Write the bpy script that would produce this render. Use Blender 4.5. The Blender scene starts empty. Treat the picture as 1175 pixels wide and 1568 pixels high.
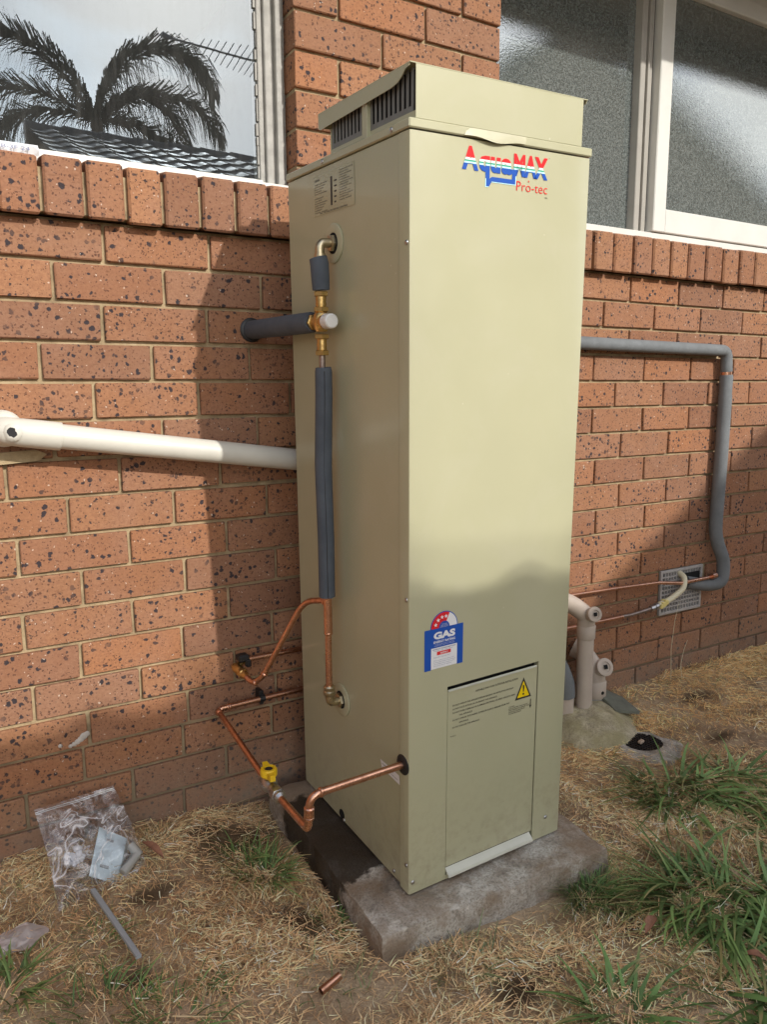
import bpy, bmesh, math, random
import numpy as np
from mathutils import Vector, Matrix

random.seed(7)
rng = np.random.default_rng(7)
SC = bpy.context.scene
COL = SC.collection
R = math.radians

# ------------------------------------------------------------------ camera
CAM_POS = Vector((-0.5254, -1.8274, 1.0987))
CAM_R = Vector((0.8621573, -0.5066206, -0.0045240))
CAM_D = Vector((-0.0856219, -0.1368971, -0.9868779))
CAM_F = Vector((0.4993533, 0.8512313, -0.1614046))
cd = bpy.data.cameras.new('camera')
cam = bpy.data.objects.new('camera', cd)
COL.objects.link(cam)
cam.matrix_world = Matrix(((CAM_R.x, -CAM_D.x, -CAM_F.x, CAM_POS.x),
                           (CAM_R.y, -CAM_D.y, -CAM_F.y, CAM_POS.y),
                           (CAM_R.z, -CAM_D.z, -CAM_F.z, CAM_POS.z), (0, 0, 0, 1)))
cd.sensor_fit = 'VERTICAL'
cd.sensor_height = 36.0
cd.lens = 26.745
cd.clip_start = 0.02
cd.clip_end = 2000
SC.camera = cam

# ------------------------------------------------------------------ light
SUN = Vector((0.285, -1.0, 0.597)).normalized()          # towards the sun
CLOUD_A, CLOUD_B = 1.25, 4.5
world = bpy.data.worlds.new('World')
SC.world = world
world.use_nodes = True
wn, wl = world.node_tree.nodes, world.node_tree.links
wn.clear()
w_out = wn.new('ShaderNodeOutputWorld')
w_bg = wn.new('ShaderNodeBackground')
w_bg.inputs[1].default_value = 0.15
sky = wn.new('ShaderNodeTexSky')
sky.sky_type = 'NISHITA'
sky.sun_disc = False
sky.sun_elevation = math.asin(SUN.z)
sky.sun_rotation = math.atan2(SUN.x, SUN.y)
sky.altitude = 50
sky.air_density = 1.0
sky.dust_density = 1.2
# broken cloud over the whole sky
tc = wn.new('ShaderNodeTexCoord')
mp = wn.new('ShaderNodeMapping')
mp.inputs['Scale'].default_value = (1.0, 1.0, 2.2)
mp.inputs['Location'].default_value = (1.35, 0.7, 2.1)
nz = wn.new('ShaderNodeTexNoise')
nz.inputs['Scale'].default_value = 2.6
nz.inputs['Detail'].default_value = 7
nz.inputs['Roughness'].default_value = 0.55
nz.inputs['Distortion'].default_value = 0.25
cr = wn.new('ShaderNodeValToRGB')
cr.color_ramp.elements[0].position = 0.42
cr.color_ramp.elements[1].position = 0.58
nz2 = wn.new('ShaderNodeTexNoise')
nz2.inputs['Scale'].default_value = 5.5
nz2.inputs['Detail'].default_value = 5
cr2 = wn.new('ShaderNodeValToRGB')
cr2.color_ramp.elements[0].position = 0.3
cr2.color_ramp.elements[0].color = (0.68, 0.685, 0.69, 1)
cr2.color_ramp.elements[1].position = 0.7
cr2.color_ramp.elements[1].color = (1.03, 1.0, 0.955, 1)
bw = wn.new('ShaderNodeRGBToBW')
glow = wn.new('ShaderNodeMath')                 # cloud radiance = a * clear-sky luminance + b
glow.operation = 'MULTIPLY_ADD'
glow.inputs[1].default_value = CLOUD_A
glow.inputs[2].default_value = CLOUD_B
wl.new(sky.outputs['Color'], bw.inputs[0])
wl.new(bw.outputs[0], glow.inputs[0])
cloud = wn.new('ShaderNodeMix')
cloud.data_type = 'RGBA'
cloud.blend_type = 'MULTIPLY'
cloud.inputs['Factor'].default_value = 1.0
wl.new(cr2.outputs['Color'], cloud.inputs['A'])
wl.new(glow.outputs[0], cloud.inputs['B'])
mx = wn.new('ShaderNodeMix')
mx.data_type = 'RGBA'
wl.new(tc.outputs['Generated'], mp.inputs['Vector'])
wl.new(mp.outputs['Vector'], nz.inputs['Vector'])
wl.new(mp.outputs['Vector'], nz2.inputs['Vector'])
wl.new(nz.outputs['Fac'], cr.inputs['Fac'])
wl.new(nz2.outputs['Fac'], cr2.inputs['Fac'])
wl.new(cr.outputs['Color'], mx.inputs['Factor'])
wl.new(sky.outputs['Color'], mx.inputs['A'])
wl.new(cloud.outputs['Result'], mx.inputs['B'])
wl.new(mx.outputs['Result'], w_bg.inputs[0])
wl.new(w_bg.outputs[0], w_out.inputs[0])

sd = bpy.data.lights.new('sun', 'SUN')
sd.energy = 2.5
sd.angle = R(0.75)
sd.color = (1.0, 0.955, 0.885)
sun = bpy.data.objects.new('sun', sd)
COL.objects.link(sun)
sun.rotation_euler = SUN.to_track_quat('Z', 'Y').to_euler()
sun.location = (2, -8, 6)

SC.view_settings.view_transform = 'Standard'
SC.view_settings.look = 'None'
SC.view_settings.gamma = 1.0
SC.view_settings.exposure = 0.54
SC.view_settings.use_curve_mapping = False
SC.cycles.max_bounces = 5
SC.cycles.diffuse_bounces = 3
SC.cycles.glossy_bounces = 3
SC.cycles.transmission_bounces = 3
SC.cycles.transparent_max_bounces = 8

# ------------------------------------------------------------------ materials
MATS = {}


def nt(name):
    m = bpy.data.materials.new(name)
    m.use_nodes = True
    n = m.node_tree.nodes
    n.clear()
    out = n.new('ShaderNodeOutputMaterial')
    MATS[name] = m
    return m, n, m.node_tree.links, out


def rgba(c):
    return (c[0], c[1], c[2], 1)


def principled(n, l, out, base=None, rough=0.6, metal=0.0, spec=0.5, coat=0.0):
    b = n.new('ShaderNodeBsdfPrincipled')
    if base is not None:
        b.inputs['Base Color'].default_value = rgba(base)
    b.inputs['Roughness'].default_value = rough
    b.inputs['Metallic'].default_value = metal
    b.inputs['Specular IOR Level'].default_value = spec
    b.inputs['Coat Weight'].default_value = coat
    l.new(b.outputs[0], out.inputs[0])
    return b


def noise(n, l, vec, scale, detail=4, rough=0.5, dist=0.0):
    t = n.new('ShaderNodeTexNoise')
    t.inputs['Scale'].default_value = scale
    t.inputs['Detail'].default_value = detail
    t.inputs['Roughness'].default_value = rough
    t.inputs['Distortion'].default_value = dist
    if vec is not None:
        l.new(vec, t.inputs['Vector'])
    return t


def ramp(n, l, fac, stops):
    r = n.new('ShaderNodeValToRGB')
    e = r.color_ramp.elements
    while len(e) < len(stops):
        e.new(0.5)
    for k, (p, c) in enumerate(stops):
        e[k].position = p
        e[k].color = rgba(c) if not isinstance(c, float) else (c, c, c, 1)
    l.new(fac, r.inputs['Fac'])
    return r


def mixc(n, l, fac, a, b, mode='MIX'):
    m = n.new('ShaderNodeMix')
    m.data_type = 'RGBA'
    m.blend_type = mode
    for key, v in (('Factor', fac), ('A', a), ('B', b)):
        if hasattr(v, 'is_output'):
            l.new(v, m.inputs[key])
        elif isinstance(v, (int, float)):
            m.inputs[key].default_value = v
        else:
            m.inputs[key].default_value = rgba(v)
    return m.outputs['Result']


def math_(n, l, op, a, b=None, clamp=False):
    m = n.new('ShaderNodeMath')
    m.operation = op
    m.use_clamp = clamp
    for k, v in enumerate((a, b)):
        if v is None:
            continue
        if hasattr(v, 'is_output'):
            l.new(v, m.inputs[k])
        else:
            m.inputs[k].default_value = v
    return m.outputs[0]


def bump(n, l, b, height, strength=0.3, dist=0.002):
    bp = n.new('ShaderNodeBump')
    bp.inputs['Strength'].default_value = strength
    bp.inputs['Distance'].default_value = dist
    l.new(height, bp.inputs['Height'])
    l.new(bp.outputs[0], b.inputs['Normal'])
    return bp


def coords(n, which='Object'):
    if which == 'World':
        return n.new('ShaderNodeNewGeometry').outputs['Position']
    return n.new('ShaderNodeTexCoord').outputs[which]


def plain(name, base, rough=0.5, metal=0.0, spec=0.5, coat=0.0, var=0.06, vscale=18, bstr=0.0, bscale=300, bdist=0.001):
    """painted / cast / plastic surface with a little mottling in colour and roughness"""
    m, n, l, out = nt(name)
    b = principled(n, l, out, base, rough, metal, spec, coat)
    w = coords(n, 'World')
    t = noise(n, l, w, vscale, 5, 0.6)
    lo = [max(0, c * (1 - var)) for c in base]
    hi = [min(1, c * (1 + var)) for c in base]
    r = ramp(n, l, t.outputs['Fac'], [(0.3, lo), (0.7, hi)])
    l.new(r.outputs[0], b.inputs['Base Color'])
    rr = ramp(n, l, t.outputs['Fac'], [(0.25, min(1.0, rough * 1.15)), (0.75, rough * 0.85)])
    l.new(rr.outputs[0], b.inputs['Roughness'])
    if bstr:
        bump(n, l, b, noise(n, l, w, bscale, 3).outputs['Fac'], bstr, bdist)
    return m


def brick_material():
    m, n, l, out = nt('brick')
    b = principled(n, l, out, (0.4, 0.2, 0.12), 0.85, 0, 0.25)
    oi = n.new('ShaderNodeObjectInfo')
    pos = coords(n, 'World')
    cmb = n.new('ShaderNodeCombineXYZ')
    for k, f in enumerate((3.1, 5.7, 2.3)):
        l.new(math_(n, l, 'MULTIPLY', oi.outputs['Random'], f), cmb.inputs[k])
    va = n.new('ShaderNodeVectorMath')
    va.operation = 'ADD'
    l.new(pos, va.inputs[0])
    l.new(cmb.outputs[0], va.inputs[1])
    v = va.outputs[0]
    # body colour differs from brick to brick and a little inside each
    body = ramp(n, l, oi.outputs['Random'], [(0.0, (0.305, 0.143, 0.073)), (0.2, (0.391, 0.195, 0.100)), (0.35, (0.273, 0.133, 0.075)), (0.5, (0.378, 0.173, 0.083)),
                                             (0.65, (0.314, 0.168, 0.100)), (0.8, (0.250, 0.126, 0.072)), (0.9, (0.355, 0.181, 0.095)), (1.0, (0.291, 0.142, 0.078))])
    t1 = noise(n, l, v, 9, 5, 0.6)
    c = mixc(n, l, ramp(n, l, t1.outputs['Fac'], [(0.42, 0.0), (0.7, 0.45)]).outputs[0], body.outputs[0], (0.33, 0.19, 0.13))
    t2 = noise(n, l, v, 160, 4, 0.7)
    c = mixc(n, l, ramp(n, l, t2.outputs['Fac'], [(0.38, 0.45), (0.60, 0.0)]).outputs[0], c, (0.20, 0.085, 0.05))
    # distorted coordinates for the manganese spots
    tn = noise(n, l, v, 75, 3, 0.6)
    vd = n.new('ShaderNodeVectorMath')
    vd.operation = 'MULTIPLY_ADD'
    l.new(tn.outputs['Color'], vd.inputs[0])
    vd.inputs[1].default_value = (0.014, 0.014, 0.014)
    l.new(v, vd.inputs[2])

    def spots(scale, keep, rad, seedvec):
        vo = n.new('ShaderNodeTexVoronoi')
        vo.inputs['Scale'].default_value = scale
        sv = n.new('ShaderNodeVectorMath')
        sv.operation = 'ADD'
        l.new(vd.outputs[0], sv.inputs[0])
        sv.inputs[1].default_value = seedvec
        l.new(sv.outputs[0], vo.inputs['Vector'])
        sep = n.new('ShaderNodeSeparateColor')
        l.new(vo.outputs['Color'], sep.inputs[0])
        on = math_(n, l, 'GREATER_THAN', sep.outputs[0], keep)
        rr = math_(n, l, 'MULTIPLY_ADD', sep.outputs[1], rad * 0.75)
        rr.node.inputs[2].default_value = rad * 0.35
        d = math_(n, l, 'SUBTRACT', rr, vo.outputs['Distance'])
        s = math_(n, l, 'MULTIPLY', math_(n, l, 'MULTIPLY', d, 9.0, True), on)
        return s
    s1 = spots(80, 0.58, 0.48, (0, 0, 0))
    s2 = spots(175, 0.45, 0.46, (3, 1, 2))
    s3 = spots(230, 0.975, 0.50, (7, 2, 5))
    cl = noise(n, l, v, 16, 2)
    s1 = math_(n, l, 'MULTIPLY', s1, ramp(n, l, cl.outputs['Fac'], [(0.32, 0.35), (0.50, 1.0)]).outputs[0])
    c = mixc(n, l, math_(n, l, 'MULTIPLY', s2, 0.80), c, (0.085, 0.038, 0.028))
    c = mixc(n, l, math_(n, l, 'MULTIPLY', s1, 0.93), c, (0.026, 0.026, 0.034))
    c = mixc(n, l, math_(n, l, 'MULTIPLY', s3, 0.75), c, (0.62, 0.50, 0.40))
    # splash-back dirt on the lowest courses
    sz = n.new('ShaderNodeSeparateXYZ')
    l.new(pos, sz.inputs[0])
    mr = n.new('ShaderNodeMapRange')
    mr.inputs['From Min'].default_value = 0.22
    mr.inputs['From Max'].default_value = 0.02
    l.new(sz.outputs[2], mr.inputs['Value'])
    dn = noise(n, l, pos, 14, 5, 0.65)
    dirt = math_(n, l, 'MULTIPLY', mr.outputs[0], ramp(n, l, dn.outputs['Fac'], [(0.3, 0.2), (0.65, 0.8)]).outputs[0])
    c = mixc(n, l, dirt, c, (0.23, 0.185, 0.14))
    l.new(c, b.inputs['Base Color'])
    # relief: wire-cut grain, pits
    g = noise(n, l, v, 330, 3, 0.6)
    mp_ = n.new('ShaderNodeMapping')
    mp_.inputs['Scale'].default_value = (60, 60, 210)
    l.new(v, mp_.inputs['Vector'])
    g2 = noise(n, l, mp_.outputs[0], 1.0, 3, 0.6)
    pit = ramp(n, l, g2.outputs['Fac'], [(0.30, 0.0), (0.40, 1.0)])
    h = math_(n, l, 'ADD', math_(n, l, 'MULTIPLY', g.outputs['Fac'], 0.6), math_(n, l, 'MULTIPLY', pit.outputs[0], 0.5))
    h = math_(n, l, 'SUBTRACT', h, math_(n, l, 'MULTIPLY', s1, 0.25))
    bump(n, l, b, h, 0.8, 0.0018)
    return m


def mortar_material():
    m, n, l, out = nt('mortar')
    b = principled(n, l, out, (0.5, 0.4, 0.25), 0.92, 0, 0.2)
    w = coords(n, 'World')
    t = noise(n, l, w, 22, 6, 0.65)
    r = ramp(n, l, t.outputs['Fac'], [(0.3, (0.22, 0.165, 0.10)), (0.55, (0.40, 0.305, 0.18)), (0.75, (0.52, 0.42, 0.265))])
    sz = n.new('ShaderNodeSeparateXYZ')
    l.new(w, sz.inputs[0])
    mr = n.new('ShaderNodeMapRange')
    mr.inputs['From Min'].default_value = 0.34
    mr.inputs['From Max'].default_value = 0.08
    l.new(sz.outputs[2], mr.inputs['Value'])
    c = mixc(n, l, math_(n, l, 'MULTIPLY', mr.outputs[0], 0.75), r.outputs[0], (0.23, 0.19, 0.13))
    l.new(c, b.inputs['Base Color'])
    bump(n, l, b, noise(n, l, w, 420, 4, 0.7).outputs['Fac'], 0.7, 0.0016)


def cream_material(name, base):
    m, n, l, out = nt(name)
    b = principled(n, l, out, base, 0.34, 0, 0.5, 0.22)
    b.inputs['Coat Roughness'].default_value = 0.12
    w = coords(n, 'World')
    t = noise(n, l, w, 4, 5, 0.6)
    r = ramp(n, l, t.outputs['Fac'], [(0.3, [c * 0.965 for c in base]), (0.7, [min(1, c * 1.02) for c in base])])
    # splashes and specks of dust
    vo = n.new('ShaderNodeTexVoronoi')
    vo.inputs['Scale'].default_value = 55
    l.new(w, vo.inputs['Vector'])
    sep = n.new('ShaderNodeSeparateColor')
    l.new(vo.outputs['Color'], sep.inputs[0])
    on = math_(n, l, 'GREATER_THAN', sep.outputs[0], 0.965)
    dot = math_(n, l, 'MULTIPLY', math_(n, l, 'LESS_THAN', vo.outputs['Distance'], 0.09), on)
    c = mixc(n, l, math_(n, l, 'MULTIPLY', dot, 0.35), r.outputs[0], (0.75, 0.72, 0.62))
    sz = n.new('ShaderNodeSeparateXYZ')
    l.new(w, sz.inputs[0])
    mr = n.new('ShaderNodeMapRange')
    mr.inputs['From Min'].default_value = 0.30
    mr.inputs['From Max'].default_value = 0.05
    l.new(sz.outputs[2], mr.inputs['Value'])
    md = noise(n, l, w, 38, 6, 0.7)
    mud = math_(n, l, 'MULTIPLY', mr.outputs[0], ramp(n, l, md.outputs['Fac'], [(0.46, 0.03), (0.70, 0.55)]).outputs[0])
    c = mixc(n, l, mud, c, (0.27, 0.205, 0.135))
    du = noise(n, l, w, 6, 6, 0.65, 0.6)
    c = mixc(n, l, ramp(n, l, du.outputs['Fac'], [(0.48, 0.0), (0.72, 0.16)]).outputs[0], c, (0.55, 0.52, 0.42))
    l.new(c, b.inputs['Base Color'])
    t2 = noise(n, l, w, 11, 5, 0.6)
    l.new(ramp(n, l, t2.outputs['Fac'], [(0.3, 0.30), (0.7, 0.42)]).outputs[0], b.inputs['Roughness'])
    bump(n, l, b, noise(n, l, w, 2.6, 2).outputs['Fac'], 0.22, 0.012)


def metal_material(name, base, rough, tarn, tarn_amt, scale=40):
    m, n, l, out = nt(name)
    b = principled(n, l, out, base, rough, 1.0)
    w = coords(n, 'World')
    t = noise(n, l, w, scale, 6, 0.65, 0.4)
    f = ramp(n, l, t.outputs['Fac'], [(0.35, 0.0), (0.68, tarn_amt)])
    l.new(mixc(n, l, f.outputs[0], base, tarn), b.inputs['Base Color'])
    l.new(ramp(n, l, t.outputs['Fac'], [(0.3, rough * 0.8), (0.7, min(1, rough * 1.6))]).outputs[0], b.inputs['Roughness'])


def attr_material(name, rough=0.8, trans=0.0, spec=0.3):
    m, n, l, out = nt(name)
    b = principled(n, l, out, (0.5, 0.5, 0.5), rough, 0, spec)
    a = n.new('ShaderNodeAttribute')
    a.attribute_name = 'col'
    l.new(a.outputs['Color'], b.inputs['Base Color'])
    if trans:
        tr = n.new('ShaderNodeBsdfTranslucent')
        l.new(a.outputs['Color'], tr.inputs['Color'])
        ms = n.new('ShaderNodeMixShader')
        ms.inputs[0].default_value = trans
        l.new(b.outputs[0], ms.inputs[1])
        l.new(tr.outputs[0], ms.inputs[2])
        l.new(ms.outputs[0], out.inputs[0])


def ground_material():
    m, n, l, out = nt('soil')
    b = principled(n, l, out, (0.2, 0.14, 0.09), 0.95, 0, 0.15)
    w = coords(n, 'World')
    a = noise(n, l, w, 5.5, 6, 0.65, 0.3)
    r = ramp(n, l, a.outputs['Fac'], [(0.30, (0.22, 0.150, 0.095)), (0.45, (0.44, 0.315, 0.195)),
                                      (0.60, (0.60, 0.45, 0.29)), (0.8, (0.52, 0.395, 0.26))])
    f = noise(n, l, w, 120, 4, 0.7, 1.2)
    c = mixc(n, l, ramp(n, l, f.outputs['Fac'], [(0.35, 0.65), (0.6, 0.0)]).outputs[0], r.outputs[0], (0.22, 0.16, 0.105))
    at_ = n.new('ShaderNodeAttribute')
    at_.attribute_name = 'col'
    c = mixc(n, l, 1.0, c, at_.outputs['Color'], 'MULTIPLY')
    l.new(c, b.inputs['Base Color'])
    bump(n, l, b, f.outputs['Fac'], 0.8, 0.006)


def concrete_material(name, lo, hi, stain=None, moss=None):
    m, n, l, out = nt(name)
    b = principled(n, l, out, lo, 0.9, 0, 0.25)
    w = coords(n, 'World')
    a = noise(n, l, w, 13, 7, 0.68, 0.5)
    r = ramp(n, l, a.outputs['Fac'], [(0.30, [c * 0.55 for c in lo]), (0.45, lo), (0.62, hi), (0.8, [min(1, c * 1.25) for c in hi])])
    c = r.outputs[0]
    f = noise(n, l, w, 190, 4, 0.7)
    c = mixc(n, l, ramp(n, l, f.outputs['Fac'], [(0.36, 0.6), (0.54, 0.0)]).outputs[0], c, [x * 0.35 for x in lo])
    sc_ = noise(n, l, w, 19, 6, 0.72, 0.8)
    c = mixc(n, l, ramp(n, l, sc_.outputs['Fac'], [(0.56, 0.0), (0.66, 0.65)]).outputs[0], c, [min(1, x * 1.25) for x in hi])
    if moss:
        mm = noise(n, l, w, 9, 5, 0.6)
        c = mixc(n, l, ramp(n, l, mm.outputs['Fac'], [(0.42, 0.0), (0.62, 0.6)]).outputs[0], c, moss)
    if stain:
        # rusty-brown soil wash and a wet patch where the relief valve has dripped
        sx = n.new('ShaderNodeSeparateXYZ')
        l.new(w, sx.inputs[0])
        br = noise(n, l, w, 7, 6, 0.65, 0.4)
        c = mixc(n, l, ramp(n, l, br.outputs['Fac'], [(0.43, 0.0), (0.57, 0.80)]).outputs[0], c, (0.25, 0.175, 0.11))
        wob = math_(n, l, 'MULTIPLY', math_(n, l, 'SUBTRACT', noise(n, l, w, 16, 4, 0.7).outputs['Fac'], 0.5), 0.13)
        yy = math_(n, l, 'ADD', sx.outputs[1], wob)
        xx = math_(n, l, 'ADD', sx.outputs[0], math_(n, l, 'MULTIPLY', wob, 0.5))
        m1 = math_(n, l, 'MULTIPLY', math_(n, l, 'SUBTRACT', yy, -0.505), 70.0, True)
        m2 = math_(n, l, 'MULTIPLY', math_(n, l, 'SUBTRACT', -0.150, yy), 60.0, True)
        m3 = math_(n, l, 'MULTIPLY', math_(n, l, 'SUBTRACT', 0.33, xx), 60.0, True)
        wet = math_(n, l, 'MULTIPLY', math_(n, l, 'MULTIPLY', m1, m2), m3)
        c = mixc(n, l, math_(n, l, 'MULTIPLY', wet, 0.9), c, (0.026, 0.019, 0.013))
        l.new(math_(n, l, 'SUBTRACT', 0.92, math_(n, l, 'MULTIPLY', wet, 0.42)), b.inputs['Roughness'])
    l.new(c, b.inputs['Base Color'])
    h = math_(n, l, 'ADD', a.outputs['Fac'], math_(n, l, 'MULTIPLY', f.outputs['Fac'], 0.35))
    bump(n, l, b, h, 0.9, 0.008)


def clear_glass():
    m, n, l, out = nt('reflective_glass')
    g = n.new('ShaderNodeBsdfGlossy')
    g.inputs['Color'].default_value = (0.74, 0.86, 0.96, 1)
    g.inputs['Roughness'].default_value = 0.0
    t = n.new('ShaderNodeBsdfTransparent')
    t.inputs['Color'].default_value = (0.80, 0.84, 0.84, 1)
    d = n.new('ShaderNodeBsdfDiffuse')
    d.inputs['Color'].default_value = (0.55, 0.55, 0.53, 1)
    m1 = n.new('ShaderNodeMixShader')
    m1.inputs[0].default_value = 0.18
    gw = n.new('ShaderNodeBump')
    gw.inputs['Strength'].default_value = 0.006
    gw.inputs['Distance'].default_value = 0.02
    l.new(noise(n, l, coords(n, 'World'), 5.0, 2, 0.5).outputs['Fac'], gw.inputs['Height'])
    l.new(gw.outputs[0], g.inputs['Normal'])
    l.new(t.outputs[0], m1.inputs[1])
    l.new(g.outputs[0], m1.inputs[2])
    m2 = n.new('ShaderNodeMixShader')
    w = coords(n, 'World')
    mpn = n.new('ShaderNodeMapping')
    mpn.inputs['Scale'].default_value = (55, 1, 6)
    l.new(w, mpn.inputs['Vector'])
    s = noise(n, l, mpn.outputs[0], 1.0, 6, 0.7)
    s2 = noise(n, l, w, 6, 4, 0.6)
    f = math_(n, l, 'MULTIPLY', ramp(n, l, s.outputs['Fac'], [(0.46, 0.045), (0.72, 0.11)]).outputs[0],
              ramp(n, l, s2.outputs['Fac'], [(0.35, 0.55), (0.65, 1.0)]).outputs[0])
    l.new(f, m2.inputs[0])
    l.new(m1.outputs[0], m2.inputs[1])
    l.new(d.outputs[0], m2.inputs[2])
    l.new(m2.outputs[0], out.inputs[0])


def frosted_glass():
    m, n, l, out = nt('obscure_glass')
    g = n.new('ShaderNodeBsdfGlossy')
    g.inputs['Color'].default_value = (0.85, 0.89, 0.90, 1)
    g.inputs['Roughness'].default_value = 0.018
    d = n.new('ShaderNodeBsdfDiffuse')
    w = coords(n, 'World')
    f = noise(n, l, w, 120, 3, 0.6)
    v = n.new('ShaderNodeTexVoronoi')
    v.inputs['Scale'].default_value = 240
    l.new(w, v.inputs['Vector'])
    h = math_(n, l, 'ADD', f.outputs['Fac'], math_(n, l, 'MULTIPLY', v.outputs['Distance'], 0.6))
    r = ramp(n, l, h, [(0.50, (0.045, 0.056, 0.054)), (0.76, (0.105, 0.122, 0.116)), (1.0, (0.19, 0.21, 0.20))])
    l.new(r.outputs[0], d.inputs['Color'])
    bp = n.new('ShaderNodeBump')
    bp.inputs['Strength'].default_value = 0.12
    bp.inputs['Distance'].default_value = 0.0008
    l.new(h, bp.inputs['Height'])
    l.new(bp.outputs[0], g.inputs['Normal'])
    ms = n.new('ShaderNodeMixShader')
    ms.inputs[0].default_value = 0.30
    l.new(d.outputs[0], ms.inputs[1])
    l.new(g.outputs[0], ms.inputs[2])
    l.new(ms.outputs[0], out.inputs[0])


def bag_material(name, haze_):
    m, n, l, out = nt(name)
    g = n.new('ShaderNodeBsdfGlossy')
    g.inputs['Color'].default_value = (1, 1, 1, 1)
    g.inputs['Roughness'].default_value = 0.16
    d = n.new('ShaderNodeBsdfDiffuse')
    d.inputs['Color'].default_value = (0.85, 0.83, 0.85, 1)
    t = n.new('ShaderNodeBsdfTransparent')
    t.inputs['Color'].default_value = (0.97, 0.97, 0.98, 1)
    lw = n.new('ShaderNodeLayerWeight')
    lw.inputs[0].default_value = 0.32
    w = coords(n, 'World')
    wr = noise(n, l, w, 20, 3, 0.5, 1.5)
    bp = n.new('ShaderNodeBump')
    bp.inputs['Strength'].default_value = 0.7
    bp.inputs['Distance'].default_value = 0.015
    l.new(wr.outputs['Fac'], bp.inputs['Height'])
    for s in (g, lw):
        l.new(bp.outputs[0], s.inputs['Normal'])
    m1 = n.new('ShaderNodeMixShader')
    l.new(ramp(n, l, lw.outputs['Fresnel'], [(0.0, 0.02), (0.5, 0.75)]).outputs[0], m1.inputs[0])
    m2 = n.new('ShaderNodeMixShader')
    cz = noise(n, l, w, 7.5, 2, 0.5, 1.4)
    cra = math_(n, l, 'ABSOLUTE', math_(n, l, 'SUBTRACT', cz.outputs['Fac'], 0.5))
    l.new(ramp(n, l, cra, [(0.0, 0.75), (0.006, 0.25 + haze_), (0.018, haze_)]).outputs[0], m2.inputs[0])
    l.new(t.outputs[0], m1.inputs[1])
    l.new(g.outputs[0], m1.inputs[2])
    l.new(m1.outputs[0], m2.inputs[1])
    l.new(d.outputs[0], m2.inputs[2])
    l.new(m2.outputs[0], out.inputs[0])


brick_material()
mortar_material()
cream_material('cream_enamel', (0.452, 0.437, 0.283))
ground_material()
concrete_material('slab_concrete', (0.37, 0.32, 0.26), (0.58, 0.54, 0.475), stain=True)
concrete_material('mound_concrete', (0.40, 0.345, 0.235), (0.54, 0.47, 0.33), moss=(0.35, 0.31, 0.15))
concrete_material('drain_concrete', (0.42, 0.38, 0.32), (0.58, 0.54, 0.48))
clear_glass()
frosted_glass()
bag_material('clear_plastic_film', 0.02)
bag_material('crumpled_film', 0.38)
metal_material('copper', (0.80, 0.46, 0.32), 0.26, (0.40, 0.185, 0.11), 0.8, 38)
metal_material('brass', (0.72, 0.50, 0.20), 0.28, (0.33, 0.21, 0.085), 0.6, 60)
metal_material('pale_brass', (0.60, 0.52, 0.36), 0.30, (0.34, 0.28, 0.18), 0.5, 60)
metal_material('steel', (0.55, 0.55, 0.55), 0.30, (0.25, 0.25, 0.25), 0.4, 60)
metal_material('solder_grey', (0.42, 0.36, 0.33), 0.4, (0.2, 0.12, 0.09), 0.6, 60)
attr_material('straw', 0.75, 0.0, 0.3)
attr_material('leaf', 0.55, 0.22, 0.35)
attr_material('palm_leaf', 0.6, 0.1, 0.3)
plain('foam', (0.078, 0.092, 0.112), 0.82, var=0.10, bstr=0.4, bscale=260, bdist=0.0015)
plain('foam_weathered', (0.16, 0.17, 0.175), 0.85, var=0.14, bstr=0.5, bscale=180, bdist=0.002)
plain('pvc', (0.62, 0.60, 0.53), 0.42, var=0.05, vscale=12)
plain('pvc_grey', (0.50, 0.42, 0.35), 0.5, var=0.08, vscale=14)
plain('white_paint', (0.68, 0.67, 0.62), 0.40, var=0.05, vscale=9, bstr=0.1, bscale=60)
plain('old_paint', (0.36, 0.35, 0.32), 0.7, var=0.16, vscale=30, bstr=0.5, bscale=120, bdist=0.0015)
plain('frame_beige', (0.36, 0.34, 0.30), 0.5, var=0.08, vscale=15)
plain('white_plastic', (0.78, 0.78, 0.76), 0.35)
plain('yellow_plastic', (0.78, 0.50, 0.015), 0.38, var=0.05)
plain('yellow_tape', (0.72, 0.60, 0.22), 0.5)
plain('cream_hose', (0.66, 0.60, 0.42), 0.5)
plain('black_plastic', (0.014, 0.014, 0.015), 0.45)
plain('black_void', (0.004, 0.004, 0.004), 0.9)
plain('dark_metal', (0.045, 0.045, 0.048), 0.45, 0.6)
plain('cream_skylit', (0.56, 0.55, 0.46), 0.4)  # door folds: cream with the sky's shine put into a lighter colour
plain('louvre_shaded', (0.20, 0.20, 0.185), 0.45, 0.2)  # cream slats of the hood, their shade put into a darker colour
plain('galvanised', (0.33, 0.34, 0.345), 0.4, 0.55)
plain('vent_metal', (0.42, 0.395, 0.375), 0.6, 0.1, var=0.12, vscale=30)
plain('label_blue', (0.012, 0.085, 0.42), 0.35)
plain('label_red', (0.72, 0.018, 0.022), 0.35)
plain('label_white', (0.80, 0.80, 0.80), 0.35)
plain('label_green', (0.04, 0.36, 0.22), 0.35)
plain('label_cyan', (0.55, 0.85, 0.90), 0.35)
plain('label_yellow', (0.85, 0.60, 0.005), 0.35)
plain('label_ink', (0.03, 0.028, 0.024), 0.5)
plain('ink_grey', (0.05, 0.045, 0.035), 0.5)
plain('ink_soft', (0.13, 0.16, 0.30), 0.5)
plain('decal_film', (0.435, 0.420, 0.272), 0.24, coat=0.15)
plain('peeled_film', (0.52, 0.495, 0.345), 0.25)
plain('paper', (0.80, 0.80, 0.82), 0.7)
plain('blue_grey_steel', (0.60, 0.72, 0.78), 0.45, 0.1)
plain('grey_plastic', (0.34, 0.37, 0.39), 0.5)
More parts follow.
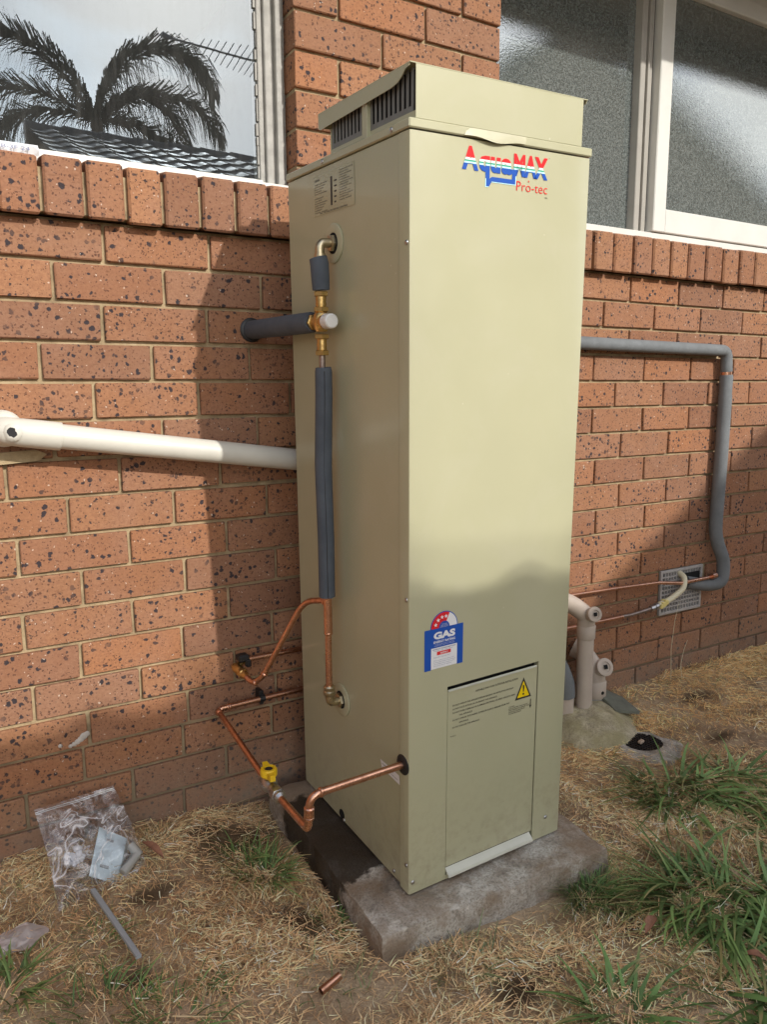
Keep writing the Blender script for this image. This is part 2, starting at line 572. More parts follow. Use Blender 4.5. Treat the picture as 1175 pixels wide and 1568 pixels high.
plain('tube_grey', (0.36, 0.36, 0.34), 0.45)
plain('dry_leaf', (0.27, 0.125, 0.075), 0.75, var=0.25, vscale=60)
plain('roof_tile', (0.075, 0.08, 0.085), 0.55, var=0.3, vscale=9, bstr=0.4, bscale=60)
plain('neighbour_wall', (0.32, 0.26, 0.20), 0.9, var=0.15)
plain('soffit', (0.42, 0.41, 0.38), 0.8)
plain('gutter', (0.30, 0.29, 0.26), 0.5)
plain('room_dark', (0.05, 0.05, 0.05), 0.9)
plain('trunk', (0.16, 0.13, 0.10), 0.95, var=0.3, bstr=0.8, bscale=25, bdist=0.03)
plain('splash_grey', (0.48, 0.44, 0.40), 0.9, var=0.15, vscale=80)
plain('stone', (0.40, 0.30, 0.22), 0.9, var=0.2, vscale=60)
plain('slate_offcut', (0.15, 0.155, 0.12), 0.8, var=0.2, vscale=30)
plain('timber', (0.26, 0.20, 0.14), 0.9, var=0.25, vscale=12)
M = MATS

# ------------------------------------------------------------------ mesh helpers
ORG = {}


def tag(o, label=None, cat=None, group=None, kind=None):
    if label:
        o['label'] = label
    if cat:
        o['category'] = cat
    if group:
        o['group'] = group
    if kind:
        o['kind'] = kind
    return o


def thing(name, loc, label=None, cat=None, group=None, kind=None):
    o = bpy.data.objects.new(name, None)
    o.empty_display_size = 0.05
    COL.objects.link(o)
    o.location = loc
    ORG[o.name] = Vector(loc)
    return tag(o, label, cat, group, kind)


def link_mesh(name, me, centre, parent=None):
    o = bpy.data.objects.new(name, me)
    COL.objects.link(o)
    o.location = centre if parent is None else centre - ORG[parent.name]
    o.parent = parent
    ORG[o.name] = centre.copy()
    return o


class MB:
    def __init__(s, xf=None):
        s.v, s.f, s.mi, s.cur, s.xf = [], [], [], 0, xf

    def add(s, vs, fs, mi=None):
        k = len(s.v)
        s.v += [Vector(p) for p in vs]
        s.f += [tuple(i + k for i in f) for f in fs]
        s.mi += [s.cur if mi is None else mi] * len(fs)

    def box(s, a, b, bev=0.0, mi=None):
        a, b = Vector(a), Vector(b)
        if bev <= 0:
            vs = [(x, y, z) for x in (a.x, b.x) for y in (a.y, b.y) for z in (a.z, b.z)]
            fs = [(0, 1, 3, 2), (4, 6, 7, 5), (0, 4, 5, 1), (2, 3, 7, 6), (0, 2, 6, 4), (1, 5, 7, 3)]
        else:
            vs, fs = chamfer(a, b, bev)
        s.add(vs, fs, mi)

    def tube(s, pts, r, n=14, caps=True, mi=None):
        pts = [Vector(p) for p in pts]
        rr = r if isinstance(r, (list, tuple)) else [r] * len(pts)
        t0 = (pts[1] - pts[0]).normalized()
        up = Vector((0, 0, 1)) if abs(t0.z) < 0.9 else Vector((1, 0, 0))
        nv = (up - t0 * up.dot(t0)).normalized()
        vs, fs = [], []
        prev = t0
        for i, p in enumerate(pts):
            if i == 0:
                t = t0
            elif i == len(pts) - 1:
                t = (pts[i] - pts[i - 1]).normalized()
            else:
                t = ((pts[i + 1] - p).normalized() + (p - pts[i - 1]).normalized()).normalized()
            q = prev.rotation_difference(t)
            nv = q @ nv
            nv = (nv - t * nv.dot(t)).normalized()
            prev = t
            bv = t.cross(nv)
            for k in range(n):
                a = 2 * math.pi * k / n
                vs.append(p + (nv * math.cos(a) + bv * math.sin(a)) * rr[i])
        for i in range(len(pts) - 1):
            for k in range(n):
                k2 = (k + 1) % n
                fs.append((i * n + k, i * n + k2, (i + 1) * n + k2, (i + 1) * n + k))
        if caps:
            fs.append(tuple(range(n - 1, -1, -1)))
            fs.append(tuple((len(pts) - 1) * n + k for k in range(n)))
        s.add(vs, fs, mi)

    def lathe(s, origin, axis, prof, n=20, mi=None, phase=0.0):
        """prof: (radius, distance along axis)"""
        o, ax = Vector(origin), Vector(axis).normalized()
        u = ax.orthogonal().normalized()
        w = ax.cross(u)
        vs, fs = [], []
        for r, h in prof:
            for k in range(n):
                a = 2 * math.pi * k / n + phase
                vs.append(o + ax * h + (u * math.cos(a) + w * math.sin(a)) * r)
        for i in range(len(prof) - 1):
            for k in range(n):
                k2 = (k + 1) % n
                fs.append((i * n + k, i * n + k2, (i + 1) * n + k2, (i + 1) * n + k))
        fs.append(tuple(range(n - 1, -1, -1)))
        fs.append(tuple((len(prof) - 1) * n + k for k in range(n)))
        s.add(vs, fs, mi)

    def prism(s, poly, off, mi=None):
        """poly: 3-D outline, extruded by off"""
        off = Vector(off)
        k = len(poly)
        vs = [Vector(p) for p in poly] + [Vector(p) + off for p in poly]
        fs = [tuple(range(k - 1, -1, -1)), tuple(range(k, 2 * k))]
        fs += [(i, (i + 1) % k, k + (i + 1) % k, k + i) for i in range(k)]
        s.add(vs, fs, mi)

    def build(s, name, mats, parent=None, smooth=None, label=None, kind=None, fixn=True):
        vs = [s.xf @ p for p in s.v] if s.xf is not None else s.v
        arr = np.array([tuple(p) for p in vs])
        c = Vector((arr.min(0) + arr.max(0)) / 2)
        me = bpy.data.meshes.new(name)
        me.from_pydata([tuple(p - c) for p in vs], [], s.f)
        if not isinstance(mats, (list, tuple)):
            mats = [mats]
        for m in mats:
            me.materials.append(M[m])
        if len(mats) > 1:
            me.polygons.foreach_set('material_index', s.mi)
        if fixn:
            bm = bmesh.new()
            bm.from_mesh(me)
            bmesh.ops.recalc_face_normals(bm, faces=bm.faces)
            bm.to_mesh(me)
            bm.free()
        if smooth:
            me.polygons.foreach_set('use_smooth', [True] * len(me.polygons))
            me.set_sharp_from_angle(angle=R(smooth))
        me.update()
        o = link_mesh(name, me, c, parent)
        return tag(o, label, None, None, kind)


_ch = {}


def chamfer(a, b, w):
    vs, idx = [], {}
    for sx in (0, 1):
        for sy in (0, 1):
            for sz in (0, 1):
                c = Vector((b.x if sx else a.x, b.y if sy else a.y, b.z if sz else a.z))
                d = (-w if sx else w, -w if sy else w, -w if sz else w)
                for ax in range(3):
                    p = c.copy()
                    for j in range(3):
                        if j != ax:
                            p[j] += d[j]
                    idx[(sx, sy, sz, ax)] = len(vs)
                    vs.append(p)
    fs = []
    for ax in range(3):
        o1, o2 = [j for j in range(3) if j != ax]
        for sgn in (0, 1):
            q = []
            for (p, r_) in ((0, 0), (1, 0), (1, 1), (0, 1)):
                s = [0, 0, 0]
                s[ax], s[o1], s[o2] = sgn, p, r_
                q.append(idx[(*s, ax)])
            fs.append(tuple(q))
    for ax in range(3):
        o1, o2 = [j for j in range(3) if j != ax]
        for p in (0, 1):
            for r_ in (0, 1):
                s0, s1 = [0, 0, 0], [0, 0, 0]
                s0[o1] = s1[o1] = p
                s0[o2] = s1[o2] = r_
                s1[ax] = 1
                fs.append((idx[(*s0, o1)], idx[(*s1, o1)], idx[(*s1, o2)], idx[(*s0, o2)]))
    for s in [(x, y, z) for x in (0, 1) for y in (0, 1) for z in (0, 1)]:
        fs.append((idx[(*s, 0)], idx[(*s, 1)], idx[(*s, 2)]))
    return vs, fs


def fillet(pts, rad, steps=7):
    """polyline with rounded corners"""
    pts = [Vector(p) for p in pts]
    rads = rad if isinstance(rad, (list, tuple)) else [rad] * len(pts)
    out = [pts[0]]
    for i in range(1, len(pts) - 1):
        p, a, b = pts[i], (pts[i - 1] - pts[i]), (pts[i + 1] - pts[i])
        r = min(rads[i], a.length * 0.48, b.length * 0.48)
        a.normalize()
        b.normalize()
        if a.angle(b) > 3.10:
            out.append(p)
            continue
        for k in range(steps + 1):
            t = k / steps
            out.append(p + a * r * (1 - t) ** 2 + b * r * t ** 2)
    out.append(pts[-1])
    return out


def text_mesh(s, size=1.0, bold=0.0, spacing=1.0):
    cu = bpy.data.curves.new('lettering', 'FONT')
    cu.body = s
    cu.size = size
    cu.offset = bold
    cu.space_character = spacing
    cu.resolution_u = 3
    ob = bpy.data.objects.new('lettering', cu)
    COL.objects.link(ob)
    bpy.context.view_layer.update()
    dg = bpy.context.evaluated_depsgraph_get()
    me = bpy.data.meshes.new_from_object(ob.evaluated_get(dg))
    vs = [(v.co.x, v.co.y) for v in me.vertices]
    fs = [tuple(p.vertices) for p in me.polygons]
    bpy.data.objects.remove(ob)
    bpy.data.curves.remove(cu)
    bpy.data.meshes.remove(me)
    return vs, fs


def fit_text(s, x0, x1, z0, capz, bold=0.0, ref=None):
    """lettering scaled so that its width is x0..x1 and its capitals stand on z0 and reach capz"""
    vs, fs = text_mesh(s, 1.0, bold)
    xs = [v[0] for v in vs]
    cap = 0.729 + bold
    sx = (x1 - x0) / (max(xs) - min(xs))
    sz = (capz - z0) / cap
    return [(x0 + (v[0] - min(xs)) * sx, z0 + v[1] * sz) for v in vs], fs


def vnoise(x, y, scale, seed=0):
    x = np.asarray(x) * scale + seed * 17.3
    y = np.asarray(y) * scale + seed * 9.1
    xi, yi = np.floor(x).astype(np.int64), np.floor(y).astype(np.int64)
    fx, fy = x - xi, y - yi
    fx, fy = fx * fx * (3 - 2 * fx), fy * fy * (3 - 2 * fy)

    def h(i, j):
        n = (i * 374761393 + j * 668265263 + seed * 982451653) & 0x7fffffff
        n = (n ^ (n >> 13)) * 1274126177 & 0x7fffffff
        return ((n ^ (n >> 16)) & 0xffff) / 65535.0
    a = h(xi, yi) * (1 - fx) + h(xi + 1, yi) * fx
    b = h(xi, yi + 1) * (1 - fx) + h(xi + 1, yi + 1) * fx
    return a * (1 - fy) + b * fy


def fbm(x, y, scale, seed=0, octv=3):
    s, a, t = 0, 0.5, 0
    for o in range(octv):
        s = s + a * vnoise(x, y, scale * 2 ** o, seed + o)
        t += a
        a *= 0.5
    return s / t


def ground_z(x, y):
    x, y = np.asarray(x, float), np.asarray(y, float)
    t = np.clip((y + 0.30) / 0.30, 0, 1)
    z = 0.030 * t * t * (3 - 2 * t)
    z = z + (fbm(x, y, 3.0, 3) - 0.5) * 0.045 + (fbm(x, y, 14, 8) - 0.5) * 0.022
    far = np.clip((np.hypot(x - 0.6, y + 0.6) - 3.0) / 3.0, 0, 1)
    z = z * (1 - far) - 0.012
    # level next to the concrete pad
    d = np.maximum(np.abs(x - 0.44) - 0.32, np.abs(y + 0.38) - 0.36)
    k = np.clip(1 - d / 0.12, 0, 1)
    return z * (1 - 0.85 * k) - 0.026 * k


# ================================================================== GROUND
def axis_lines(lo, hi, step, far):
    inner = list(np.arange(lo, hi + 1e-6, step))
    out, d = [], step
    x = lo
    left = []
    while x > -far:
        d *= 1.6
        x -= d
        left.append(max(x, -far))
    right, x, d = [], hi, step
    while x < far:
        d *= 1.6
        x += d
        right.append(min(x, far))
    return np.array(left[::-1] + inner + right)


gx = axis_lines(-1.4, 3.4, 0.016, 150)
gy = axis_lines(-2.2, 0.02, 0.016, 150)
GX, GY = np.meshgrid(gx, gy)
GZ_ = ground_z(GX, GY)
vsg = np.c_[GX.ravel(), GY.ravel(), GZ_.ravel()]
nx, ny = len(gx), len(gy)
ii, jj = np.meshgrid(np.arange(nx - 1), np.arange(ny - 1))
q0 = (jj * nx + ii).ravel()
faces = np.c_[q0, q0 + 1, q0 + nx + 1, q0 + nx]


def np_mesh(name, verts, quads, mat, cols=None, smooth=False):
    me = bpy.data.meshes.new(name)
    nv, nf = len(verts), len(quads)
    me.vertices.add(nv)
    me.vertices.foreach_set('co', np.asarray(verts, np.float32).ravel())
    k = quads.shape[1]
    me.loops.add(nf * k)
    me.loops.foreach_set('vertex_index', np.asarray(quads, np.int32).ravel())
    me.polygons.add(nf)
    me.polygons.foreach_set('loop_start', np.arange(0, nf * k, k, dtype=np.int32))
    me.polygons.foreach_set('loop_total', np.full(nf, k, np.int32))
    if smooth:
        me.polygons.foreach_set('use_smooth', np.ones(nf, bool))
    me.update(calc_edges=True)
    if cols is not None:
        at = me.color_attributes.new('col', 'FLOAT_COLOR', 'POINT')
        c = np.ones((nv, 4), np.float32)
        c[:, :3] = cols
        at.data.foreach_set('color', c.ravel())
    me.materials.append(M[mat])
    return me


BARE = [(.03, -.135, .13, .075), (-.02, -.10, .08, .05), (.335, -.86, .075, .05), (-.285, -.465, .05, .035), (.05, -.50, .05, .09), (1.75, -.17, .10, .03), (1.56, -.40, .07, .03), (.90, -1.02, .14, .09), (-.20, -.235, .07, .03)]


def bare_mask(x, y):
    k = np.zeros(np.shape(x))
    wob = 1 + .9 * (fbm(x, y, 16, 51) - .5)
    for bx_, by_, rx_, ry_ in BARE:
        k = np.maximum(k, np.clip(1.6 - 1.3 * np.hypot((x - bx_) / rx_, (y - by_) / ry_) * wob, 0, 1))
    return k


gcol = 1 - .68 * bare_mask(vsg[:, 0], vsg[:, 1])[:, None] * np.array([[1, 1.03, 1.06]])
gme = np_mesh('ground', vsg, faces, 'soil', gcol, smooth=True)
ground = link_mesh('ground', gme, Vector((0, 0, 0)))
tag(ground, 'dry brown soil of the yard', 'ground', kind='structure')

# ================================================================== BRICK HOUSE
house = thing('brick_house', (0.6, 0.0, 0.0), 'orange-brown speckled brick house wall with two windows above brick sills', 'house')
BH, BD = 0.076, 0.110           # brick height and depth
FACE = 0.0                      # brick faces lie about on y = 0
MORT = 0.0105                   # mortar lies that far back

core = MB()
core.box((-4.0, MORT, -0.35), (7.0, 0.20, 1.462))
core.box((0.3065, MORT, 1.462), (0.9275, 0.20, 2.62))
core.box((-4.0, MORT, 1.462), (-1.72, 0.20, 2.62))
core.box((3.82, MORT, 1.462), (7.0, 0.20, 2.62))
core.box((-1.72, MORT, 2.46), (0.3065, 0.20, 2.62))
core.box((0.9275, MORT, 2.46), (3.82, 0.20, 2.62))
wall = core.build('wall', 'mortar', house, label='orange-brown brick wall with sandy yellow mortar')

BRICK_MESH = {}


def brick_mesh(L, H=BH, D=BD, bev=0.0022):
    key = (round(L, 3), round(H, 3), random.randrange(4))
    if key not in BRICK_MESH:
        vs, fs = chamfer(Vector((-L / 2, 0, -H / 2)), Vector((L / 2, D, H / 2)), bev)
        rr = random.Random(hash(key) & 0xffff)
        vs = [Vector((v.x + rr.uniform(-0.0009, 0.0009), v.y + rr.uniform(-0.0006, 0.0006), v.z + rr.uniform(-0.0010, 0.0010))) for v in vs]
        me = bpy.data.meshes.new('brick')
        me.from_pydata([tuple(v) for v in vs], [], fs)
        bm = bmesh.new()
        bm.from_mesh(me)
        bmesh.ops.recalc_face_normals(bm, faces=bm.faces)
        bm.to_mesh(me)
        bm.free()
        me.materials.append(M['brick'])
        BRICK_MESH[key] = me
    return BRICK_MESH[key]


def project(p):
    d = Vector(p) - CAM_POS
    zf = d.dot(CAM_F)
    if zf < 0.05:
        return None
    return 587.5 + 1164.87 * d.dot(CAM_R) / zf, 784 + 1164.87 * d.dot(CAM_D) / zf


def in_frame(p, m=60):
    q = project(p)
    return q is not None and -m < q[0] < 1175 + m and -m < q[1] < 1568 + m


far_bricks = MB()
NB = [0]


def put_brick(x0, x1, z0, z1):
    L = x1 - x0
    if L < 0.02:
        return
    cx, cz = (x0 + x1) / 2, (z0 + z1) / 2
    y = FACE + random.uniform(-0.0012, 0.0012)
    if in_frame((x0, 0, cz)) or in_frame((x1, 0, cz)) or in_frame((cx, 0, cz)):
        o = bpy.data.objects.new('brick', brick_mesh(L, z1 - z0))
        COL.objects.link(o)
        o.parent = wall
        c = Vector((cx + random.uniform(-.0008, .0008), y, cz + random.uniform(-.0008, .0008)))
        o.location = c - ORG[wall.name]
        o.rotation_euler = (R(random.uniform(-.25, .25)), R(random.uniform(-.22, .22)), R(random.uniform(-.22, .22)))
        NB[0] += 1
    else:
        far_bricks.box((x0, y, z0), (x1, y + BD, z1), 0.0026)


LEFT = {1: -.168, 2: -.279, 3: -.181, 4: -.316, 5: -.209, 6: -.060, 7: -.402, 8: -.281, 9: -.391, 10: -.262, 11: -.393, 12: -.277,
        13: -.384, 14: -.27, 15: -.286, 16: -.176, 17: -.052}
RIGHT = {1: 1.501, 2: 1.381, 3: 1.504, 4: 1.345, 5: 1.449, 6: 1.348, 7: 1.488, 8: 1.368, 9: 1.489, 10: 1.383, 11: 1.493, 12: 1.376,
         13: 1.502, 14: 1.379, 15: 1.511, 16: 1.496, 17: 1.379}
EXTRA = {15: [1.511, 1.635, 1.857, 2.093]}
G = 0.0088
VENT = (1.722, 1.955, 0.262, 0.430)
for k in range(1, 20):
    zt = 1.46 - .086 * (k - 1) - G / 2
    zb = 1.46 - .086 * k + G / 2
    l0 = LEFT.get(k, -.3 + .12 * (k % 2))
    r0 = RIGHT.get(k, 1.38 + .12 * (k % 2))
    js = []
    x = l0
    while x > -4.0:
        js.append(x)
        x -= .24
    x = l0 + .24
    while x < 0.86:
        js.append(x)
        x += .24
    # a cut brick behind the heater takes up the difference between the two ends
    rs = []
    x = r0
    while x > max(js) + 0.30:
        rs.append(x)
        x -= .24
    if k in EXTRA:
        rs += EXTRA[k][1:]
        x = EXTRA[k][-1] + .24
    else:
        x = r0 + .24
    while x < 7.0:
        rs.append(x)
        x += .24
    js = sorted(set(js + rs))
    for a, b in zip(js[:-1], js[1:]):
        x0, x1 = a + G / 2, b - G / 2
        if zt < VENT[3] + 0.02 and zb > VENT[2] - 0.02 and x1 > VENT[0] and x0 < VENT[1]:
            if x0 < VENT[0] - 0.03:
                put_brick(x0, VENT[0] - .006, zb, zt)
            if x1 > VENT[1] + 0.03:
                put_brick(VENT[1] + .006, x1, zb, zt)
            continue
        put_brick(x0, x1, zb, zt)
# pier between the windows, the piers beyond and the courses over the window heads
for j in range(0, 13):
    z0 = 1.463 + .0895 * j + G / 2
    z1 = 1.463 + .0895 * (j + 1) - G / 2
    js = [.303, .425, .683, .934] if j % 2 == 0 else [.303, .550, .803, .934]
    for q, (a, b) in enumerate(zip(js[:-1], js[1:])):
        put_brick(a + (G / 2 if q else 0), b - (G / 2 if q < len(js) - 2 else 0), z0, z1)
    for lo, hi in ((-4.0, -1.724), (3.824, 7.0)):
        x = lo - (.12 if j % 2 else 0)
        while x < hi:
            a, b = max(x, lo), min(x + .24 - G, hi)
            if b - a > .03:
                put_brick(a, b, z0, z1)
            x += .24
far_bricks.build('brick', 'brick', wall, kind='stuff', label='rest of the brick wall beyond the picture')


def sill(name, joints, label):
    s = MB()
    s.box((joints[0] - .002, -0.018, 1.468), (joints[-1] + .002, 0.09, 1.556))
    so = s.build(name, 'mortar', house, label=label)
    for a, b in zip(joints[:-1], joints[1:]):
        g = 0.0045
        vs, fs = chamfer(Vector((a + g, -0.034, 1.458)), Vector((b - g, 0.075, 1.577)), 0.005)
        me = bpy.data.meshes.new('sill_brick')
        dz = random.uniform(-.0015, .0015)
        dy = random.uniform(-.002, .002)
        c = Vector(((a + b) / 2, 0.02, 1.515))
        me.from_pydata([tuple(Vector((v.x, v.y + dy, v.z + dz + 0.17 * (v.y + .034))) - c) for v in vs], [], fs)
        bm = bmesh.new()
        bm.from_mesh(me)
        bmesh.ops.recalc_face_normals(bm, faces=bm.faces)
        bm.to_mesh(me)
        bm.free()
        me.materials.append(M['brick'])
        o = link_mesh('sill_brick', me, c, so)
        o.rotation_euler = (0, R(random.uniform(-.5, .5)), R(random.uniform(-.6, .6)))


sill('window_sill', [-.293 - .0855 * k for k in range(16, 0, -1)] + [-.293, -.206, -.121, -.04, .046, .131, .214, .301],
     'brick sill under the clear glass window')
sill('window_sill', [.937, 1.027, 1.115, 1.204, 1.293, 1.381, 1.471, 1.561, 1.650, 1.740, 1.832, 1.924, 2.015, 2.104, 2.192] +
     [2.192 + .0885 * k for k in range(1, 19)], 'narrow-jointed brick sill under the white framed window')

# cracked mortar splash and drips on single bricks
sp = MB()
for (cx, cz, r) in ((-.306, .270, .006), (-.298, .274, .007), (-.290, .279, .008), (-.283, .285, .009), (-.276, .289, .007), (-.314, .267, .005), (-.336, .273, .005)):
    sp.lathe((cx, -.0005, cz), (0, -1, 0), [(r, 0), (r * .8, .0012), (r * .4, .002)], 9, phase=random.random())
sp.build('mortar_splash', 'splash_grey', wall, label='smear of white mortar on a low brick')

# ---------------- left window
wl_ = thing('left_window_dummy', (0, 0, 0))
bpy.data.objects.remove(wl_)
f = MB()
f.box((.236, .074, 1.60), (.250, .120, 2.46), .0015)          # bead against the glass
f.box((.250, .062, 1.60), (.268, .130, 2.46), .002)
f.box((.268, .070, 1.60), (.276, .130, 2.46), .001)
f.box((.276, .052, 1.60), (.294, .130, 2.46), .002)
f.box((.294, .066, 1.60), (.304, .130, 2.46), .001)
f.box((-1.72, .06, 1.60), (-1.66, .13, 2.46), .002)
f.box((-1.66, .06, 2.42), (.236, .13, 2.46), .002)
win1 = f.build('window', 'old_paint', house, label='clear glass window in a weathered grey timber frame')
f = MB()
f.box((-1.72, .030, 1.578), (.303, .13, 1.600), .002)
f.box((-1.66, .058, 1.6005), (.236, .12, 1.612), .0015)
f.build('bottom_rail', 'white_paint', win1)
p = MB()
p.add([(-1.66, .085, 1.608), (.240, .085, 1.608), (.240, .085, 2.43), (-1.66, .085, 2.43)], [(0, 1, 2, 3)])
p.build('pane', 'reflective_glass', win1, fixn=False)
pt = MB()
rr = random.Random(3)
zz = 1.62
while zz < 2.42:                                             # ragged old putty line
    h = rr.uniform(.02, .06)
    w = rr.uniform(.001, .006)
    pt.box((.2355 - w, .079, zz), (.2365, .0845, zz + h), .0008)
    zz += h + rr.uniform(0, .01)
pt.build('putty', 'old_paint', win1)
# ---------------- right window
f = MB()
f.box((.930, .030, 1.575), (3.82, .13, 1.612), .002)
f.box((.930, .04, 2.43), (3.82, .13, 2.46), .002)
f.box((3.77, .04, 1.612), (3.82, .13, 2.43), .002)
win2 = f.build('window', 'white_paint', house, label='white framed window with frosted glass panes')
f = MB()
f.box((1.548, .044, 1.6125), (1.572, .12, 2.43), .002)
f.box((1.572, .050, 1.6125), (1.578, .12, 2.43), .001)
f.box((1.578, .040, 1.6125), (1.586, .12, 2.43), .001)
f.box((1.586, .052, 1.6125), (1.612, .12, 2.43), .002)
f.build('mullion', 'frame_beige', win2)
f = MB()
f.box((.93, .046, 1.6125), (.95, .11, 2.43), .001)
f.build('jamb', 'frame_beige', win2)
f = MB()
f.box((1.618, .022, 1.615), (1.678, .060, 2.425), .003)
f.box((1.6785, .024, 1.615), (3.765, .058, 1.692), .003)
f.box((1.6785, .024, 2.37), (3.765, .058, 2.425), .003)
f.box((3.70, .022, 1.6925), (3.765, .060, 2.369), .003)
sash = f.build('sash', 'white_paint', win2)
p = MB()
p.add([(.945, .075, 1.612), (1.55, .075, 1.612), (1.55, .075, 2.43), (.945, .075, 2.43)], [(0, 1, 2, 3)])
p.build('pane', 'obscure_glass', win2, fixn=False)
p = MB()
p.add([(1.674, .045, 1.688), (3.705, .045, 1.688), (3.705, .045, 2.375), (1.674, .045, 2.375)], [(0, 1, 2, 3)])
p.build('pane', 'obscure_glass', win2, fixn=False)
# rooms behind the glass
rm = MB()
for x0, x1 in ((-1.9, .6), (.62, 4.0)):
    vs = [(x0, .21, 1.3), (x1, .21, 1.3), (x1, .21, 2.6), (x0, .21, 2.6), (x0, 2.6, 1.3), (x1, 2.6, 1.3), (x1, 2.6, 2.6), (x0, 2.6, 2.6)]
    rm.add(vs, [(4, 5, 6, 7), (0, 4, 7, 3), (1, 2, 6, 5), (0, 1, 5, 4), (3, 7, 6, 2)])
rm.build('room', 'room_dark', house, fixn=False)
# ---------------- eave
e = MB()
e.box((-4.2, -.50, 2.622), (7.2, .25, 2.634))
ev = e.build('eave', 'soffit', house)
e = MB()
e.prism([(-4.2, -.50, 2.52), (-4.2, -.62, 2.53), (-4.2, -.63, 2.64), (-4.2, -.61, 2.64), (-4.2, -.605, 2.545), (-4.2, -.515, 2.54), (-4.2, -.51, 2.66), (-4.2, -.50, 2.66)], (11.4, 0, 0))
e.build('gutter', 'gutter', ev)
e = MB()
e.add([(-4.2, -.56, 2.64), (7.2, -.56, 2.64), (7.2, 3.2, 4.2), (-4.2, 3.2, 4.2), (7.2, 7.0, 2.64), (-4.2, 7.0, 2.64)], [(0, 1, 2, 3), (3, 2, 4, 5)])
e.build('roof', 'roof_tile', house, fixn=False)
e = MB()
e.box((-4.0, .22, -.3), (-3.8, 6.5, 2.62))
e.box((6.8, .22, -.3), (7.0, 6.5, 2.62))
e.box((-3.8, 6.3, -.3), (6.8, 6.5, 2.62))
e.build('far_walls', 'neighbour_wall', house)

# ---------------- wall vent
v = MB()
x0, x1, z0, z1 = VENT
nxv, nzv = 14, 9
fr = .010
v.box((x0, -.006, z0), (x0 + fr, .004, z1), .0008)
v.box((x1 - fr, -.006, z0), (x1, .004, z1), .0008)
v.box((x0 + fr, -.006, z0), (x1 - fr, .004, z0 + fr), .0008)
v.box((x0 + fr, -.006, z1 - fr), (x1 - fr, .004, z1), .0008)
px, pz = (x1 - x0 - 2 * fr) / nxv, (z1 - z0 - 2 * fr) / nzv
for i in range(1, nxv):
    xc = x0 + fr + px * i
    v.box((xc - .0022, -.005, z0 + fr), (xc + .0022, .003, z1 - fr))
for j in range(1, nzv):
    zc = z0 + fr + pz * j
    v.box((x0 + fr, -.0044, zc - .0024), (x1 - fr, .0024, zc + .0024))
vent = v.build('air_vent', 'vent_metal', house, label='square-holed grey metal air vent low in the wall')
v = MB()
v.box((x0 + .004, .005, z0 + .004), (x1 - .004, .0063, z1 - .004))
v.build('cavity', 'black_void', vent)
v = MB()
v.box((x1 - .105, -.0075, z1 - .075), (x1 - .018, -.0052, z1 - .022), .0005)
v.build('broken_opening', 'black_void', vent)

# ================================================================== CONCRETE PAD
HX = Matrix(((0.9995553, -0.0119513, -0.0273199, 0.252), (0.0107465, 0.9989813, -0.0438275, -0.600),
             (0.0278159, 0.0435144, 0.9986655, 0.040), (0, 0, 0, 1)))


def LW(p):
    return HX @ Vector(p)


W, D, H = 0.4265, 0.5064, 1.5114
corn = [(-.104, -.066), (.478, -.106), (.500, .475), (-.088, .535)]


def slab_mesh():
    n = 46
    vs, fs = [], []

    def top(u, v):
        a = Vector((*corn[0], 0)).lerp(Vector((*corn[1], 0)), u)
        b = Vector((*corn[3], 0)).lerp(Vector((*corn[2], 0)), u)
        return a.lerp(b, v)
    cen = top(.5, .5)
    idx = {}
    for j in range(n + 1):
        for i in range(n + 1):
            p = top(i / n, j / n)
            e_ = min(i, j, n - i, n - j)
            z = -.0004 + (float(fbm(p.x, p.y, 22, 5)) - .5) * .004
            if e_ == 0:
                z -= .0022 + .020 * max(0.0, float(vnoise(p.x, p.y, 34, 4)) - .55)
                p = p + (cen - p).normalized() * .001
            elif e_ == 1:
                z -= .0012
            idx[(i, j)] = len(vs)
            vs.append(Vector((p.x, p.y, z - .0015)))
    for j in range(n):
        for i in range(n):
            fs.append((idx[(i, j)], idx[(i + 1, j)], idx[(i + 1, j + 1)], idx[(i, j + 1)]))
    ring = [(i, 0) for i in range(n)] + [(n, j) for j in range(n)] + [(i, n) for i in range(n, 0, -1)] + [(0, j) for j in range(n, 0, -1)]
    prev = [idx[r_] for r_ in ring]
    for lev in range(1, 6):
        cur = []
        for k, r_ in enumerate(ring):
            p = vs[idx[r_]]
            out = (p - cen)
            out.z = 0
            out.normalize()
            w = .012 * (float(vnoise(p.x * 1.7 + lev * .37, p.y * 1.7, 26, 6)) - .45)
            q = Vector((p.x, p.y, 0)) + out * (.004 + w)
            cur.append(len(vs))
            vs.append(Vector((q.x, q.y, -.012 - .017 * lev)))
        for k in range(len(ring)):
            k2 = (k + 1) % len(ring)
            fs.append((prev[k], cur[k], cur[k2], prev[k2]))
        prev = cur
    return vs, fs


mb = MB(HX)
mb.add(*slab_mesh())
slab = mb.build('concrete_slab', 'slab_concrete', None, smooth=50)
tag(slab, 'weathered grey concrete slab under the water heater', 'slab')

# ================================================================== WATER HEATER
wh = thing('water_heater', LW((W / 2, D / 2, 0)), 'tall cream gas water heater standing on a concrete slab', 'water heater')


def HB():
    return MB(HX)


m = HB()
m.box((.0016, .0356, .006), (W - .0016, D, 1.494), .002)
cab = m.build('cabinet', 'cream_enamel', wh)
